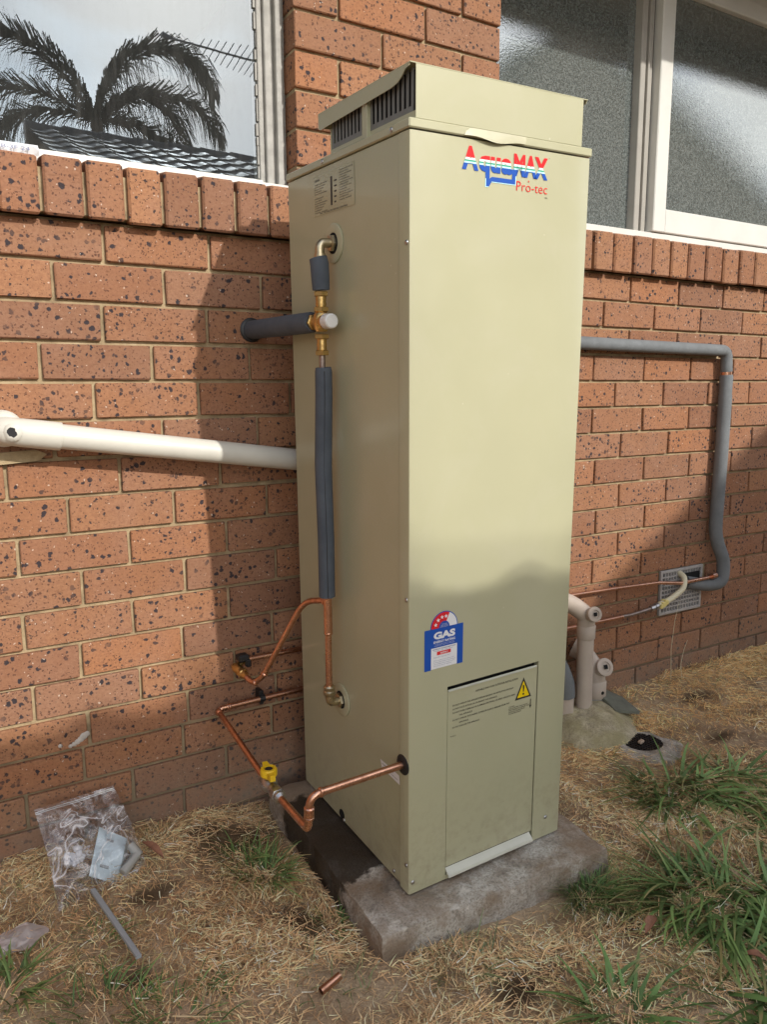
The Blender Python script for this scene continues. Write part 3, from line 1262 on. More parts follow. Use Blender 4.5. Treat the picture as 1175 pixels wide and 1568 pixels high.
# front panel: one folded sheet with the opening for the burner door
DX0, DX1, DZ0, DZ1 = .094, .342, .013, .452
m = HB()
prof = [(0, .034), (0, .005), (.0010, .0018), (.0042, 0), (DX0, 0), (DX1, 0), (W - .0042, 0), (W - .001, .0018), (W, .005), (W, .034)]
zs = [.003, DZ0, DZ1, 1.4925]
grid = [[(x, y, z) for (x, y) in prof] for z in zs]
vs = [p for row in grid for p in row]
k = len(prof)
fs = []
for b in range(3):
    for i in range(k - 1):
        if b == 1 and i == 4:
            continue
        fs.append((b * k + i, b * k + i + 1, (b + 1) * k + i + 1, (b + 1) * k + i))
m.add(vs, fs)
hole = [(DX0, DZ0), (DX1, DZ0), (DX1, DZ1), (DX0, DZ1)]
for a, b in zip(hole, hole[1:] + hole[:1]):
    m.add([(a[0], 0, a[1]), (b[0], 0, b[1]), (b[0], .014, b[1]), (a[0], .014, a[1])], [(0, 1, 2, 3)])
front = m.build('front_panel', 'cream_enamel', wh, smooth=35, fixn=False)
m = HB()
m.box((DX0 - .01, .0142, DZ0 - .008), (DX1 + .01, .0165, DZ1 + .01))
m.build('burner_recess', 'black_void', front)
# access door with folded top edge and lifted bottom lip
m = HB()
m.box((DX0 + .0022, .0012, DZ0 + .018), (DX1 - .0022, .0035, DZ1 - .0085), .0006)
door = m.build('access_door', 'cream_enamel', wh)
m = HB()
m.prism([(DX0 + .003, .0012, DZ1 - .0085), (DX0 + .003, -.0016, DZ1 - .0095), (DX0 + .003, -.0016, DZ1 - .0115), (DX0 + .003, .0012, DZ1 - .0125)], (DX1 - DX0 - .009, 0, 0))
m.build('top_fold', 'cream_skylit', door)
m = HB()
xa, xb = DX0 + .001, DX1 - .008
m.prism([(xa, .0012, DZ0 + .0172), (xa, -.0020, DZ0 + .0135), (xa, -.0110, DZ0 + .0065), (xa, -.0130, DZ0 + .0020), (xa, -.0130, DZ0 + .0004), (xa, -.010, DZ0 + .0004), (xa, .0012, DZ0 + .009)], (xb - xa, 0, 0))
m.build('bottom_lip', 'cream_skylit', door)
# cap with lip
m = HB()
m.box((-.0022, -.0022, 1.4955), (W + .0022, D + .0012, 1.5114), .0022)
cap = m.build('cap', 'cream_enamel', wh)
# flue hood
HX0, HX1, HY1, HZ = .012, .400, .312, 1.5955
m = HB()
m.box((HX0, -.0008, 1.5116), (HX1, .0012, HZ), .0005)
m.box((HX0, HY1, 1.5116), (HX1, HY1 + .002, HZ), .0005)
m.box((HX0, .0014, 1.5116), (HX0 + .004, HY1 - .0002, 1.524))
m.box((HX1 - .004, .0014, 1.5116), (HX1, HY1 - .0002, 1.524))
hood = m.build('flue_hood', 'cream_enamel', wh)
m = HB()
m.box((.0005, -.0004, HZ + .0002), (.4120, .346, HZ + .0022), .0005)
for x in (.0005, .4105):
    top_ = HZ + .0001
    poly = [(x, .002, top_), (x, .345, top_), (x, .345, HZ - .026), (x, .337, HZ - .030), (x, .060, HZ - .024), (x, .040, HZ - .021), (x, .026, HZ - .014), (x, .016, HZ - .006), (x, .004, HZ - .004)]
    m.prism(poly, (.0015, 0, 0))
m.box((.002, .3445, HZ - .024), (.4105, .346, HZ + .0001))
lid = m.build('lid', 'cream_enamel', hood)
for sx, xin in ((HX0 + .0006, 1), (HX1 - .0022, -1)):
    m = HB()
    for y0, y1, nn in ((.012, .150, 9), (.176, .304, 9)):
        pitch = (y1 - y0) / nn
        for i in range(nn + 1):
            m.box((sx, y0 + pitch * i - .0034, 1.5242), (sx + .0016, y0 + pitch * i + .0034, HZ - .004))
        m.box((sx - .0002, y0 - .0034, 1.5240), (sx + .0014, y1 + .0034, 1.5335))
    m.build('louvre', 'louvre_shaded', hood)
m = HB()
m.box((HX0 - .007, .1535, 1.5117), (HX0 + .003, .1725, HZ - .002), .0006)
m.build('post', 'cream_enamel', hood)
m = HB()
m.box((HX0 + .014, .004, 1.5118), (HX1 - .014, HY1 - .004, HZ - .0005))
m.build('baffle', 'black_void', hood)
# peeling protective film under the lip
m = HB()
n_ = 12
for i in range(n_ + 1):
    t = i / n_
    x = .116 + .140 * t
    lift = .004 * math.sin(math.pi * min(1, t * 1.4)) + .001
    zl = 1.4965 - .004 * math.sin(math.pi * t) + .002 * math.sin(9 * t)
    m.v += [Vector((x + .012 * (1 - t), -.0032, 1.5105)), Vector((x, -.0036 - lift * .6, 1.503)), Vector((x - .004, -.0034 - lift, zl))]
    if i:
        b = 3 * i
        for q in (0, 1):
            m.f.append((b - 3 + q, b + q, b + q + 1, b - 2 + q))
            m.mi.append(0)
m.build('peeling_film', 'peeled_film', wh, smooth=60, fixn=False)
# screws
for (x, y, z, ax) in ((-.0002, .009, 1.311, (-1, 0, 0)), (-.0002, .009, .653, (-1, 0, 0)), (-.0002, .009, .069, (-1, 0, 0)), (-.0024, .055, 1.503, (-1, 0, 0)),
                      (-.0024, .325, 1.503, (-1, 0, 0)), (HX0 - .0072, .163, 1.572, (-1, 0, 0)), (.0009, .06, .022, (-1, 0, 0)), (.0009, .290, .012, (-1, 0, 0)),
                      (.382, -.0002, .052, (0, -1, 0)), (.010, -.0002, .03, (0, -1, 0))):
    m = HB()
    m.lathe((x, y, z), ax, [(.0046, 0), (.0046, .0008), (.0036, .0020), (.0016, .0026)], 12)
    m.build('screw', 'steel', wh, smooth=40)
# connection rosettes, gas grommet, drain hole
for (yy, zz) in ((.285, 1.340), (.290, .328)):
    m = HB()
    m.lathe((.0008, yy, zz), (-1, 0, 0), [(.039, 0), (.039, .0022), (.036, .0035), (.0215, .0035), (.0205, .0015)], 36)
    ro = m.build('rosette', 'cream_enamel', wh, smooth=35)
    m = HB()
    m.lathe((.0, yy, zz), (-1, 0, 0), [(.0205, 0), (.0205, .0030)], 24)
    m.build('rosette_hole', 'black_void', ro)
m = HB()
m.lathe((.0008, .022, .295), (-1, 0, 0), [(.0215, 0), (.0215, .002), (.019, .0042), (.0125, .0048)], 28)
m.build('grommet', 'black_plastic', wh, smooth=40)
m = HB()
m.lathe((.0010, .300, .022), (-1, 0, 0), [(.0125, 0), (.0125, .001)], 24)
m.build('drain_hole', 'black_void', wh)


def decal_front(mb_, pts, mi, lay):
    """flat shape on the front face; pts (x, z) outline, lay = layer number"""
    k0 = len(pts)
    mb_.add([(x, -.0004 - .00028 * lay, z) for x, z in pts], [tuple(range(k0))], mi)


def decal_text(mb_, s, x0, x1, z0, cap_, mi, lay, bold=0.0, shear=0.0):
    vs_, fs_ = fit_text(s, x0, x1, z0, cap_, bold)
    mb_.add([(x + shear * (z - z0), -.0004 - .00028 * lay, z) for x, z in vs_], fs_, mi)


# ---- brand lettering: red over white/green/white over blue
bmx = bmesh.new()
X0, X1, ZB, ZC = .111, .314, 1.4435, 1.4835


def logo_letters(bm, s, x0, x1, zb, zc, bold):
    vs_, fs_ = fit_text(s, x0, x1, zb, zc, bold)
    bv = [bm.verts.new((x, -.0010, z)) for x, z in vs_]
    for f_ in fs_:
        try:
            bm.faces.new([bv[i] for i in f_])
        except ValueError:
            pass


logo_letters(bmx, 'A', .1105, .1475, ZB, ZC, .045)
logo_letters(bmx, 'q', .1485, .1735, ZB + .001, ZB + .0385, .055)
logo_letters(bmx, 'u', .1755, .1985, ZB + .001, ZB + .0385, .055)
logo_letters(bmx, 'a', .2005, .2265, ZB + .001, ZB + .0385, .055)
logo_letters(bmx, 'MAX', .2300, .3140, ZB, ZC - .001, .045)
levels = [.46, .36, .29, .22]
for lv in levels:
    z = ZB + (ZC - ZB) * lv
    bmesh.ops.bisect_plane(bmx, geom=bmx.verts[:] + bmx.edges[:] + bmx.faces[:], plane_co=(0, 0, z), plane_no=(0, 0, 1))
bmx.verts.ensure_lookup_table()
bmx.verts.index_update()
m = HB()
lv_z = [ZB + (ZC - ZB) * q for q in levels]
for f_ in bmx.faces:
    cz = f_.calc_center_median().z
    mi = 0 if cz > lv_z[0] else 1 if cz > lv_z[1] else 2 if cz > lv_z[2] else 3 if cz > lv_z[3] else 4
    m.add([v_.co for v_ in f_.verts], [tuple(range(len(f_.verts)))], mi)
bmx.free()
# blue speech-bubble line hanging from the q and ending under the M
ol = [(.1655, 1.446), (.1725, 1.446), (.1725, 1.4305), (.1790, 1.4345), (.2265, 1.4345), (.2265, 1.452), (.2345, 1.452), (.2345, 1.4265), (.1785, 1.4265), (.1725, 1.4175), (.1655, 1.4175)]
decal_front(m, ol, 4, 2)
cyan = [(x + (.0018 if x > .2 else -.0018), z - .0015) for x, z in ol]
decal_front(m, cyan, 3, 1)
decal_text(m, 'Pro-tec', .2375, .3145, 1.4165, 1.4345, 5, 2, -.008)
decal_front(m, [(.267, 1.4375), (.269, 1.4340), (.2655, 1.4340)], 5, 2)
decal_text(m, 'TM', .3155, .3185, 1.4800, 1.4815, 6, 2)
decal_front(m, [(.309, 1.4095), (.3155, 1.4095), (.3155, 1.4105), (.309, 1.4105)], 6, 2)
m.build('logo', ['label_red', 'label_white', 'label_green', 'label_cyan', 'label_blue', 'label_red', 'ink_grey'], front, label='red, white, green and blue AquaMAX Pro-tec lettering', fixn=False)
# ---- gas energy rating label
m = HB()
BL, WH_, RD, IS = 0, 1, 2, 3
decal_front(m, [(.036, .498), (.052, .498), (.052, .499), (.116, .499), (.116, .498), (.131, .498), (.131, .5845), (.036, .5845)], BL, 1)


def arc(cx, cz, r, a0, a1, n=20):
    return [(cx + r * math.cos(R(a0 + (a1 - a0) * i / n)), cz + r * math.sin(R(a0 + (a1 - a0) * i / n))) for i in range(n + 1)]


ac = (.0835, .5845)
decal_front(m, arc(*ac, .0335, 0, 180), BL, 1)
decal_front(m, arc(*ac, .0315, 0, 66) + arc(*ac, .013, 66, 0), WH_, 2)
decal_front(m, arc(*ac, .0315, 66, 180) + arc(*ac, .013, 180, 66), RD, 2)
for a in (160, 132, 105, 80):
    cx, cz = ac[0] + .0225 * math.cos(R(a)), ac[1] + .0225 * math.sin(R(a))
    st = []
    for q in range(10):
        rr_ = .0048 if q % 2 == 0 else .0021
        st.append((cx + rr_ * math.cos(R(90 + 36 * q)), cz + rr_ * math.sin(R(90 + 36 * q))))
    k0 = len(m.v)
    m.add([(cx, -.0014, cz)] + [(x, -.0014, z) for x, z in st], [(0, 1 + q, 1 + (q + 1) % 10) for q in range(10)], WH_)
for q, (a, b) in enumerate(((.077, .090), (.075, .092), (.074, .093))):
    decal_text(m, ('THE MORE', 'STARS THE MORE', 'ENERGY EFFICIENT')[q], a, b, .5905 - .0028 * q, .5922 - .0028 * q, WH_, 3)
decal_text(m, 'GAS', .058, .111, .5625, .5775, WH_, 2, .055)
decal_text(m, 'ENERGY RATING', .058, .111, .5535, .5585, WH_, 2, .03)
decal_text(m, 'A joint government and industry', .062, .108, .5498, .5515, WH_, 2)
decal_text(m, 'programme to promote efficiency', .060, .110, .5472, .5489, WH_, 2)
decal_front(m, [(.052, .4992), (.116, .4992), (.116, .5440), (.052, .5440)], WH_, 2)
decal_front(m, [(.066, .5275), (.100, .5275), (.100, .5350), (.066, .5350)], RD, 3)
decal_text(m, 'ENERGY CONSUMPTION', .056, .112, .5395, .5420, IS, 3, .02)
decal_text(m, 'AquaMAX gas water heater', .058, .106, .5365, .5380, IS, 3)
decal_text(m, '20961', .074, .092, .5295, .5330, WH_, 4, .02)
for q in range(5):
    decal_text(m, ('Megajoules of gas per year', 'When tested in accordance with', 'the Australian Standard. Actual energy', 'use will depend on where you live', 'and how you use the appliance')[q],
               .058, (.098, .108, .112, .110, .102)[q], .5225 - .0038 * q - (.003 if q else 0), .5243 - .0038 * q - (.003 if q else 0), IS, 3)
m.build('rating_label', ['label_blue', 'label_white', 'label_red', 'ink_soft'], front, label='blue GAS energy rating label with red star arc', fixn=False)
# ---- warning print on the access door (door face sits 1.2 mm back)
m = HB()


def door_text(s, x0, x1, z, h=.0042, mi=0):
    vs_, fs_ = fit_text(s, x0, x1, z, z + h, .012)
    m.add([(x, .0007, zz_) for x, zz_ in vs_], fs_, mi)


door_text('SUITABLE ONLY FOR OUTDOOR INSTALLATION', .168, .284, .4225, .0044)
rows = ['DO NOT OPERATE THIS APPLIANCE BEFORE READING THE INSTRUCTION BOOKLET', 'DO NOT PLACE ARTICLES ON OR AGAINST THIS APPLIANCE',
        'DO NOT STORE CHEMICALS OR FLAMMABLE MATERIALS, OR SPRAY AEROSOLS NEAR', 'THIS APPLIANCE',
        'DO NOT OPERATE WITH PANELS, COVERS OR GUARDS REMOVED FROM THIS', 'APPLIANCE', 'DO NOT ENCLOSE THIS APPLIANCE']
ext = [(.1085, .272), (.1085, .226), (.1085, .277), (.125, .160), (.1085, .261), (.125, .150), (.1085, .180)]
for q, (s, (a, b)) in enumerate(zip(rows, ext)):
    door_text(s, a, b, .4040 - .0083 * q, .0036)
tri = [(.3005, .4235), (.2775, .3735), (.3240, .3735)]
cxy = (.3005, .3900)


def tri_scaled(f_):
    return [(cxy[0] + (x - cxy[0]) * f_, cxy[1] + (z - cxy[1]) * f_) for x, z in tri]


m.add([(x, .0008, z) for x, z in tri], [(0, 1, 2)], 0)
m.add([(x, .0005, z) for x, z in tri_scaled(.74)], [(0, 1, 2)], 1)
m.add([(x, .0002, z) for x, z in ((.2983, .4055), (.3030, .4055), (.3018, .3895), (.2996, .3895))], [(0, 1, 2, 3)], 0)
m.add([(x, .0002, z) for x, z in arc(.3006, .3845, .0024, 0, 342, 12)], [tuple(range(13))], 0)
m.add([(x, .0006, z) for x, z in ((.3215, .3670), (.3240, .3670), (.3240, .3520), (.3262, .3520), (.3228, .3445), (.3192, .3520), (.3215, .3520))], [tuple(range(7))], 0)
for q, (s, a, b) in enumerate((('CAUTION', .2600, .2760), ('HOT WATER MAY SCALD: ADJUST', .2600, .3150), ('THE THERMOSTAT BEHIND THIS', .2600, .3180), ('DOOR ONLY AS SHOWN IN', .2600, .3060), ('THE INSTRUCTIONS', .2600, .2960))):
    door_text(s, a, b, .3610 - .0042 * q, .0026)
door_text('PN 90121', .1035, .1175, .3355, .0030)
m.build('warning_print', ['label_ink', 'label_yellow'], door, label='yellow warning triangle and black warning text', fixn=False)
# ---- side stickers (text runs towards the front, so x of the text = -y)
m = HB()


def side_quad(y0, y1, z0, z1, mi, lay, shear=0.0):
    x = .0009 - .0003 * lay
    m.add([(x, y0, z0), (x, y1, z0 + shear), (x, y1, z1 + shear), (x, y0, z1)], [(0, 1, 2, 3)], mi)


def side_text(s, y0, y1, z, h, mi, lay):
    vs_, fs_ = fit_text(s, 0, y0 - y1, z, z + h, .01)
    m.add([(.0009 - .0003 * lay, y0 - x, zz_) for x, zz_ in vs_], fs_, mi)


side_quad(.372, .196, 1.402, 1.481, 0, 1)
side_text('WARNING', .368, .345, 1.470, .0048, 1, 2)
for q in range(13):
    s = ('This appliance may deliver water at high', 'temperature. Refer to the Plumbing Code', 'of Australia and local requirements', 'and installation instructions to', 'determine if additional delivery',
         'temperature control is required', 'OPERATION', 'Turn gas valve to OFF and wait', 'five minutes before attempting to', 'light the pilot. Depress knob and', 'turn to PILOT, press igniter until', 'burner lights and hold for', 'twenty seconds')[q]
    if not (q > 4 and q < 6):
        side_text(s, .368, .312 + .008 * ((q * 5) % 4), 1.4630 - .0046 * q, .0026, 1, 2)
    side_text(s[::-1].capitalize() if q % 3 == 5 else s, .258, .202 + .006 * ((q * 3) % 5), 1.4740 - .0046 * q, .0026, 1, 2)
side_text('FILL THE HEATER BEFORE LIGHTING', .345, .225, 1.404, .0034, 1, 2)
side_quad(.296, .288, 1.415, 1.470, 1, 2)
for q in range(5):
    side_quad(.280, .268 + .001 * q, 1.458 - .010 * q, 1.461 - .010 * q, 1, 2)
m.build('instruction_sticker', ['decal_film', 'ink_grey'], cab, label='clear instruction sticker with lines of fine print', fixn=False)
m = HB()
m.add([(.0002, y, z) for y, z in ((.114, .263), (.107, .245), (.035, .241), (.037, .262))], [(0, 1, 2, 3)], 0)
side_text('GAS INLET', .106, .060, .2545, .0036, 1, 3)
side_text('See installation instructions', .104, .042, .2485, .0026, 1, 3)
m.build('inlet_sticker', ['label_white', 'ink_grey'], cab, label='small white sticker beside the gas inlet', fixn=False)

# ================================================================== PIPEWORK
# -- hot and tempered water assembly on the left side of the heater
PX, PY = -.0325, .285


def P(x, y, z):
    return LW((x, y, z))


AX = HX.to_3x3() @ Vector((0, 0, 1))
hot = thing('hot_water_pipework', P(PX, PY, .33), 'copper and brass hot water pipework with foam lagging and white-capped valve on heater side', 'pipe')


def hexnut(mb_, c, axis, r, h):
    mb_.lathe(c, axis, [(r * .86, -h / 2), (r, -h / 2 + .0012), (r, h / 2 - .0012), (r * .86, h / 2)], 6, phase=.4)


m = MB()
m.tube(fillet([P(.004, PY, 1.340), P(PX, PY, 1.340), P(PX, PY, 1.300)], .013), .0095, 16)
m.lathe(P(PX, PY, 1.306), AX, [(.0118, 0), (.0118, .012)], 18)
hexnut(m, P(-.006, PY, 1.340), HX.to_3x3() @ Vector((1, 0, 0)), .0175, .010)
m.build('outlet_elbow', 'pale_brass', hot, smooth=40)
m = MB()
m.tube([P(PX - .003, PY + .003, 1.310), P(PX - .001, PY + .001, 1.298), P(PX, PY, 1.270), P(PX + .001, PY, 1.247)], [.0185, .0195, .0190, .0180], 20)
m.build('foam_sleeve', 'foam', hot, smooth=50)
m = MB()
hexnut(m, P(PX, PY, 1.2395), AX, .0155, .0105)
m.lathe(P(PX, PY, 1.207), AX, [(.0105, 0), (.0115, .004), (.0105, .008), (.0118, .012), (.0105, .017), (.0115, .022), (.0105, .028)], 18)
hexnut(m, P(PX, PY, 1.2085), AX, .0165, .0105)
m.build('union', 'brass', hot, smooth=35)
VC = P(PX, PY, 1.184)
m = MB()
m.lathe(VC - AX * .020, AX, [(.0115, 0), (.0155, .006), (.0170, .014), (.0170, .026), (.0155, .034), (.0115, .040)], 20)
fw = HX.to_3x3() @ Vector((0, -1, 0))
m.lathe(VC, fw, [(.0145, 0), (.0145, .024)], 20)
m.lathe(VC, -fw, [(.0135, 0), (.0125, .030)], 20)
hexnut(m, VC - fw * .033, fw, .0175, .0085)
m.build('tempering_valve', 'brass', hot, smooth=35)
m = MB()
m.lathe(VC + fw * .022, fw, [(.0150, 0), (.0160, .003), (.0150, .008), (.0155, .010), (.0148, .024), (.0125, .0265), (.004, .027)], 24)
kn = m.build('valve_cap', 'white_plastic', hot, smooth=35)
m = MB()
hexnut(m, P(PX, PY, 1.1540), AX, .0165, .0100)
m.lathe(P(PX, PY, 1.124), AX, [(.0100, 0), (.0110, .004), (.0100, .008), (.0110, .012), (.0100, .018), (.0105, .026)], 18)
hexnut(m, P(PX, PY, 1.1210), AX, .0155, .0110)
m.build('union', 'brass', hot, smooth=35)
m = MB()
m.tube([P(PX, PY, .60), P(PX - .001, PY, .345)], .0075, 16)
for zc in (.585, .5005):
    m.lathe(P(PX, PY, zc), AX, [(.0082, -.004), (.0096, -.002), (.0096, .002), (.0082, .004)], 16)
m.lathe(P(PX, PY, .5005), AX, [(.0094, 0), (.0094, .083)], 16)
m.build('riser', 'copper', hot, smooth=40)
m = MB()
m.tube([P(PX, PY, 1.118), P(PX, PY, 1.06)], .0066, 14)
m.build('bare_pipe', 'solder_grey', hot, smooth=40)
m = MB()
pts = [P(PX + .001, PY - .002, 1.091), P(PX + .0015, PY - .002, 1.083), P(PX + .002, PY, 1.03), P(PX - .002, PY + .002, .88), P(PX, PY + .001, .72), P(PX - .001, PY, .588)]
m.tube(pts, [.0165, .0182, .0185, .0188, .0185, .0182], 20)
lag = m.build('foam_sleeve', 'foam', hot, smooth=50)
m = MB()
sd_ = Vector((-.35, -.94, 0))
m.tube([p_ + sd_ * .0180 for p_ in pts[1:]], .0009, 6)
m.build('seam', 'black_plastic', lag)
m = MB()
m.tube(fillet([P(PX - .001, PY, .372), P(PX - .001, PY, .330), P(.004, .289, .328)], .014), .0098, 16)
m.lathe(P(PX - .001, PY, .350), AX, [(.0118, 0), (.0140, .003), (.0140, .010), (.0118, .012), (.0118, .015), (.0132, .017), (.0132, .021), (.0105, .024)], 18)
hexnut(m, P(-.006, .289, .328), HX.to_3x3() @ Vector((1, 0, 0)), .0170, .010)
m.build('inlet_elbow', 'pale_brass', hot, smooth=40)

# -- lagged pipe from the mixing valve into the wall
tp = thing('tempered_water_pipe', (.170, 0, 1.241), 'short dark foam-lagged pipe running from the valve into the brickwork', 'pipe')
m = MB()
a, b = VC - fw * .038, Vector((.170, -.004, 1.2405))
m.tube([a, a.lerp(b, .03), a.lerp(b, .35), a.lerp(b, .7), a.lerp(b, .985), b], [.0200, .0222, .0226, .0224, .0226, .0215], 20)
m.build('foam_sleeve', 'foam', tp, smooth=50)
m = MB()
m.tube([VC - fw * .034, VC - fw * .045], .0095, 12)
m.build('pipe_end', 'copper', tp)
m = MB()
m.lathe((.170, -.001, 1.2405), (0, -1, 0), [(.030, 0), (.028, .002), (.0235, .0035)], 18)
m.build('sealant_collar', 'black_plastic', tp, smooth=40)

# -- cold water supply: along the wall, stop valve, diagonal branch up to the riser
cold = thing('cold_water_pipe', (.084, -.035, .395), 'copper cold water pipe along the wall with brass stop valve and black handle', 'pipe')
m = MB()
m.tube([(.118, -.034, .410), (.50, -.034, .4115), (1.24, -.033, .416), (1.45, -.031, .409), (1.68, -.032, .400), (1.79, -.036, .384), (1.985, -.044, .388)], .0068, 12)
m.build('wall_run', 'copper', cold, smooth=40)
m = MB()
tee = P(PX, PY, .5715)
pts = fillet([(.0905, -.098, .389), (.0985, -.124, .3795), (.114, -.152, .404), (.186, -.243, .606), tee + Vector((0, .016, .003)), tee], [0, .016, .014, .045, .01, 0], 8)
m.tube(pts, .0071, 14)
for c, d in (((.1015, -.131, .384), (.5, -.75, .4)), ((.1165, -.1555, .411), (.24, -.30, .67))):
    m.lathe(c, d, [(.0076, -.004), (.0092, -.002), (.0092, .002), (.0076, .004)], 14)
m.lathe(tee + Vector((0, .012, .001)), (0, 1, .05), [(.0085, -.004), (.0098, -.001), (.0098, .004), (.0080, .008)], 14)
m.build('branch', 'copper', cold, smooth=40)
m = MB()
ca, cb = Vector((.0825, -.032, .3985)), Vector((.0915, -.100, .3885))
dd = (cb - ca).normalized()
m.lathe(ca, dd, [(.0085, 0), (.0105, .003), (.0120, .012), (.0120, .030), (.0100, .036), (.0120, .042), (.0125, .050), (.0090, .056), (.0080, .068)], 18)
hexnut(m, ca + dd * .046, dd, .0140, .012)
m.tube([ca + dd * .012, (.104, -.034, .4075), (.122, -.034, .410)], .0082, 12)
m.build('stop_valve', 'brass', cold, smooth=35)
m = MB()
m.box((.088, -.058, .4115), (.116, -.030, .4300), .004)
m.box((.105, -.062, .3975), (.119, -.046, .4180), .003)
m.build('valve_handle', 'black_plastic', cold)

# -- gas supply
gas = thing('gas_pipe', (.036, -.035, .286), 'copper gas pipe with yellow lever valve leading into the heater', 'pipe')
m = MB()
m.tube([(.043, -.036, .2935), (.30, -.036, .300), (1.247, -.033, .303), (1.50, -.031, .3015)], .0073, 12)
for x in (.060, .066):
    m.lathe((x, -.036, .294), (1, 0, 0), [(.0076, -.0025), (.0090, 0), (.0076, .0025)], 12)
wr_ = m.build('wall_run', 'copper', gas, smooth=40)
m = MB()
elb_t, elb_b = P(-.2120, .022, .295), Vector((.0325, -.583, .247))
m.tube(fillet([P(.006, .022, .295), elb_t, elb_b + Vector((0, 0, .006)), Vector((.0345, -.44, .2475))], [0, .026, .016, 0], 8), .0078, 14)
for c, d in ((P(-.188, .022, .295), HX.to_3x3() @ Vector((1, 0, 0))), ):
    m.lathe(c, d, [(.0082, -.004), (.0101, -.002), (.0101, .002), (.0082, .004)], 14)
zc = elb_t.lerp(elb_b, .50)
dz_ = (elb_t - elb_b).normalized()
for q in (.42, .66):
    m.lathe(elb_b.lerp(elb_t, q), dz_, [(.0084, -.004), (.0104, -.002), (.0104, .002), (.0084, .004)], 14)
m.lathe(elb_b.lerp(elb_t, .42), dz_, [(.0100, 0), (.0100, .017)], 14)
m.build('heater_run', 'copper', gas, smooth=40)
m = MB()
m.tube(fillet([(.0345, -.345, .2515), (.0355, -.20, .268), (.036, -.045, .2855), (.036, -.036, .287), (.0445, -.036, .2935)], [0, 0, .004, .006, 0], 5), .0073, 14)
m.lathe((.036, -.037, .2868), (0, -1, -.1), [(.0080, -.004), (.0098, 0), (.0098, .006), (.0080, .009)], 14)
m.build('cross_run', 'copper', gas, smooth=40)
m = MB()
va_, vb_ = Vector((.0345, -.340, .2520)), Vector((.0345, -.445, .2475))
dv = (vb_ - va_).normalized()
m.lathe(va_, dv, [(.0085, 0), (.0105, .004), (.0135, .010), (.0125, .018), (.0165, .026), (.0185, .036), (.0165, .046), (.0125, .054), (.0140, .060), (.0140, .070)], 16)
hexnut(m, va_ + dv * .080, dv, .0160, .018)
m.lathe(va_ + dv * .090, dv, [(.0130, 0), (.0135, .008), (.0090, .014)], 16)
m.build('gas_valve', 'steel', gas, smooth=35)
m = MB()
hc = va_ + dv * .036 + Vector((0, 0, .016))
m.lathe(hc + Vector((0, 0, .002)), (0, 0, 1), [(.0150, 0), (.0185, .004), (.0185, .016), (.0165, .019), (.0105, .019), (.0100, .014)], 20)
for s_ in (1, -1):
    q = Vector((-.12, -.99, 0)).normalized() * s_
    side_ = Vector((-q.y, q.x, 0))
    c0, c1 = hc + q * .013, hc + q * .034
    m.prism([c0 + side_ * .0085 + Vector((0, 0, .004)), c1 + side_ * .0055 + Vector((0, 0, .006)), c1 - side_ * .0055 + Vector((0, 0, .006)), c0 - side_ * .0085 + Vector((0, 0, .004))], (0, 0, .014))
lev = m.build('valve_lever', 'yellow_plastic', gas, smooth=35)
m = MB()
m.lathe(hc + Vector((0, 0, .018)), (0, 0, 1), [(.0085, 0), (.0080, .002)], 14)
m.build('spindle', 'dark_metal', lev)
m = MB()
m.lathe((.1535, -.036, .297), (1, 0, 0), [(.0098, -.007), (.0098, .007)], 14)
m.box((.1475, -.034, .278), (.1595, -.002, .316), .002)
m.build('saddle_clip', 'black_plastic', gas)
m = MB()
m.tube([(1.50, -.031, .3015), (1.545, -.033, .302), (1.60, -.036, .307), (1.64, -.040, .313)], [.0068, .0055, .0068, .0075], 12)
m.build('brazed_joint', 'solder_grey', gas, smooth=40)
m = MB()
m.tube([(1.632, -.040, .3115), (1.648, -.041, .3145)], [.0115, .0115], 10)
m.tube([(1.654, -.041, .3155), (1.664, -.041, .318)], [.0125, .0125], 10)
m.tube([(1.645, -.041, .3145), (1.678, -.042, .321)], [.009, .009], 10)
m.build('hose_fitting', 'steel', gas, smooth=30)
m = MB()
m.tube(fillet([(1.672, -.042, .3195), (1.735, -.046, .336), (1.800, -.046, .366), (1.822, -.030, .402), (1.826, .002, .412)], .04, 6), [.0105] * 23 if False else .0105, 14)
m.build('cream_hose', 'cream_hose', gas, smooth=45)
m = MB()
for q in range(5):
    c = Vector((1.676 + .007 * q, -.044, .3195 + .003 * q))
    m.box(c + Vector((-.006, -.013, -.011)), c + Vector((.005, .010, .006 + .003 * (q % 2))), .002)
m.build('thread_tape', 'yellow_tape', gas)

# -- lagged pipe loop on the right-hand wall
lp = thing('lagged_pipe_loop', (2.0, -.04, .37), 'grey foam-lagged pipe running right from the heater then down to the air vent', 'pipe')
m = MB()
path = fillet([(.50, -.032, 1.243), (1.243, -.032, 1.235), (1.9740, -.032, 1.225), (1.9810, -.032, 1.150)], [0, 0, .030, 0], 7)
m.tube(path, .0205, 18)
m.build('upper_sleeve', 'foam_weathered', lp, smooth=50)
m = MB()
m.tube([(1.9815, -.032, 1.156), (1.9820, -.032, 1.128)], .0190, 16)
m.build('copper_gap', 'copper', lp, smooth=40)
m = MB()
m.tube([(1.9818, -.032, 1.139), (1.9825, -.032, 1.130), (1.9828, -.032, 1.08), (1.9830, -.032, 1.060)], [.0215, .0235, .0228, .0225], 18)
m.tube(fillet([(1.9830, -.032, 1.066), (1.9830, -.032, .85), (1.9770, -.032, .54), (2.022, -.048, .44), (2.012, -.050, .360), (1.9590, -.032, .352), (1.86, -.006, .372)], [0, .05, .06, .05, .05, .03, 0], 8), .0240, 18)
m.build('lower_sleeve', 'foam_weathered', lp, smooth=50)
m = MB()
m.lathe((1.965, -.047, .392), (1, 0, .05), [(.0115, -.012), (.0115, .012)], 14)
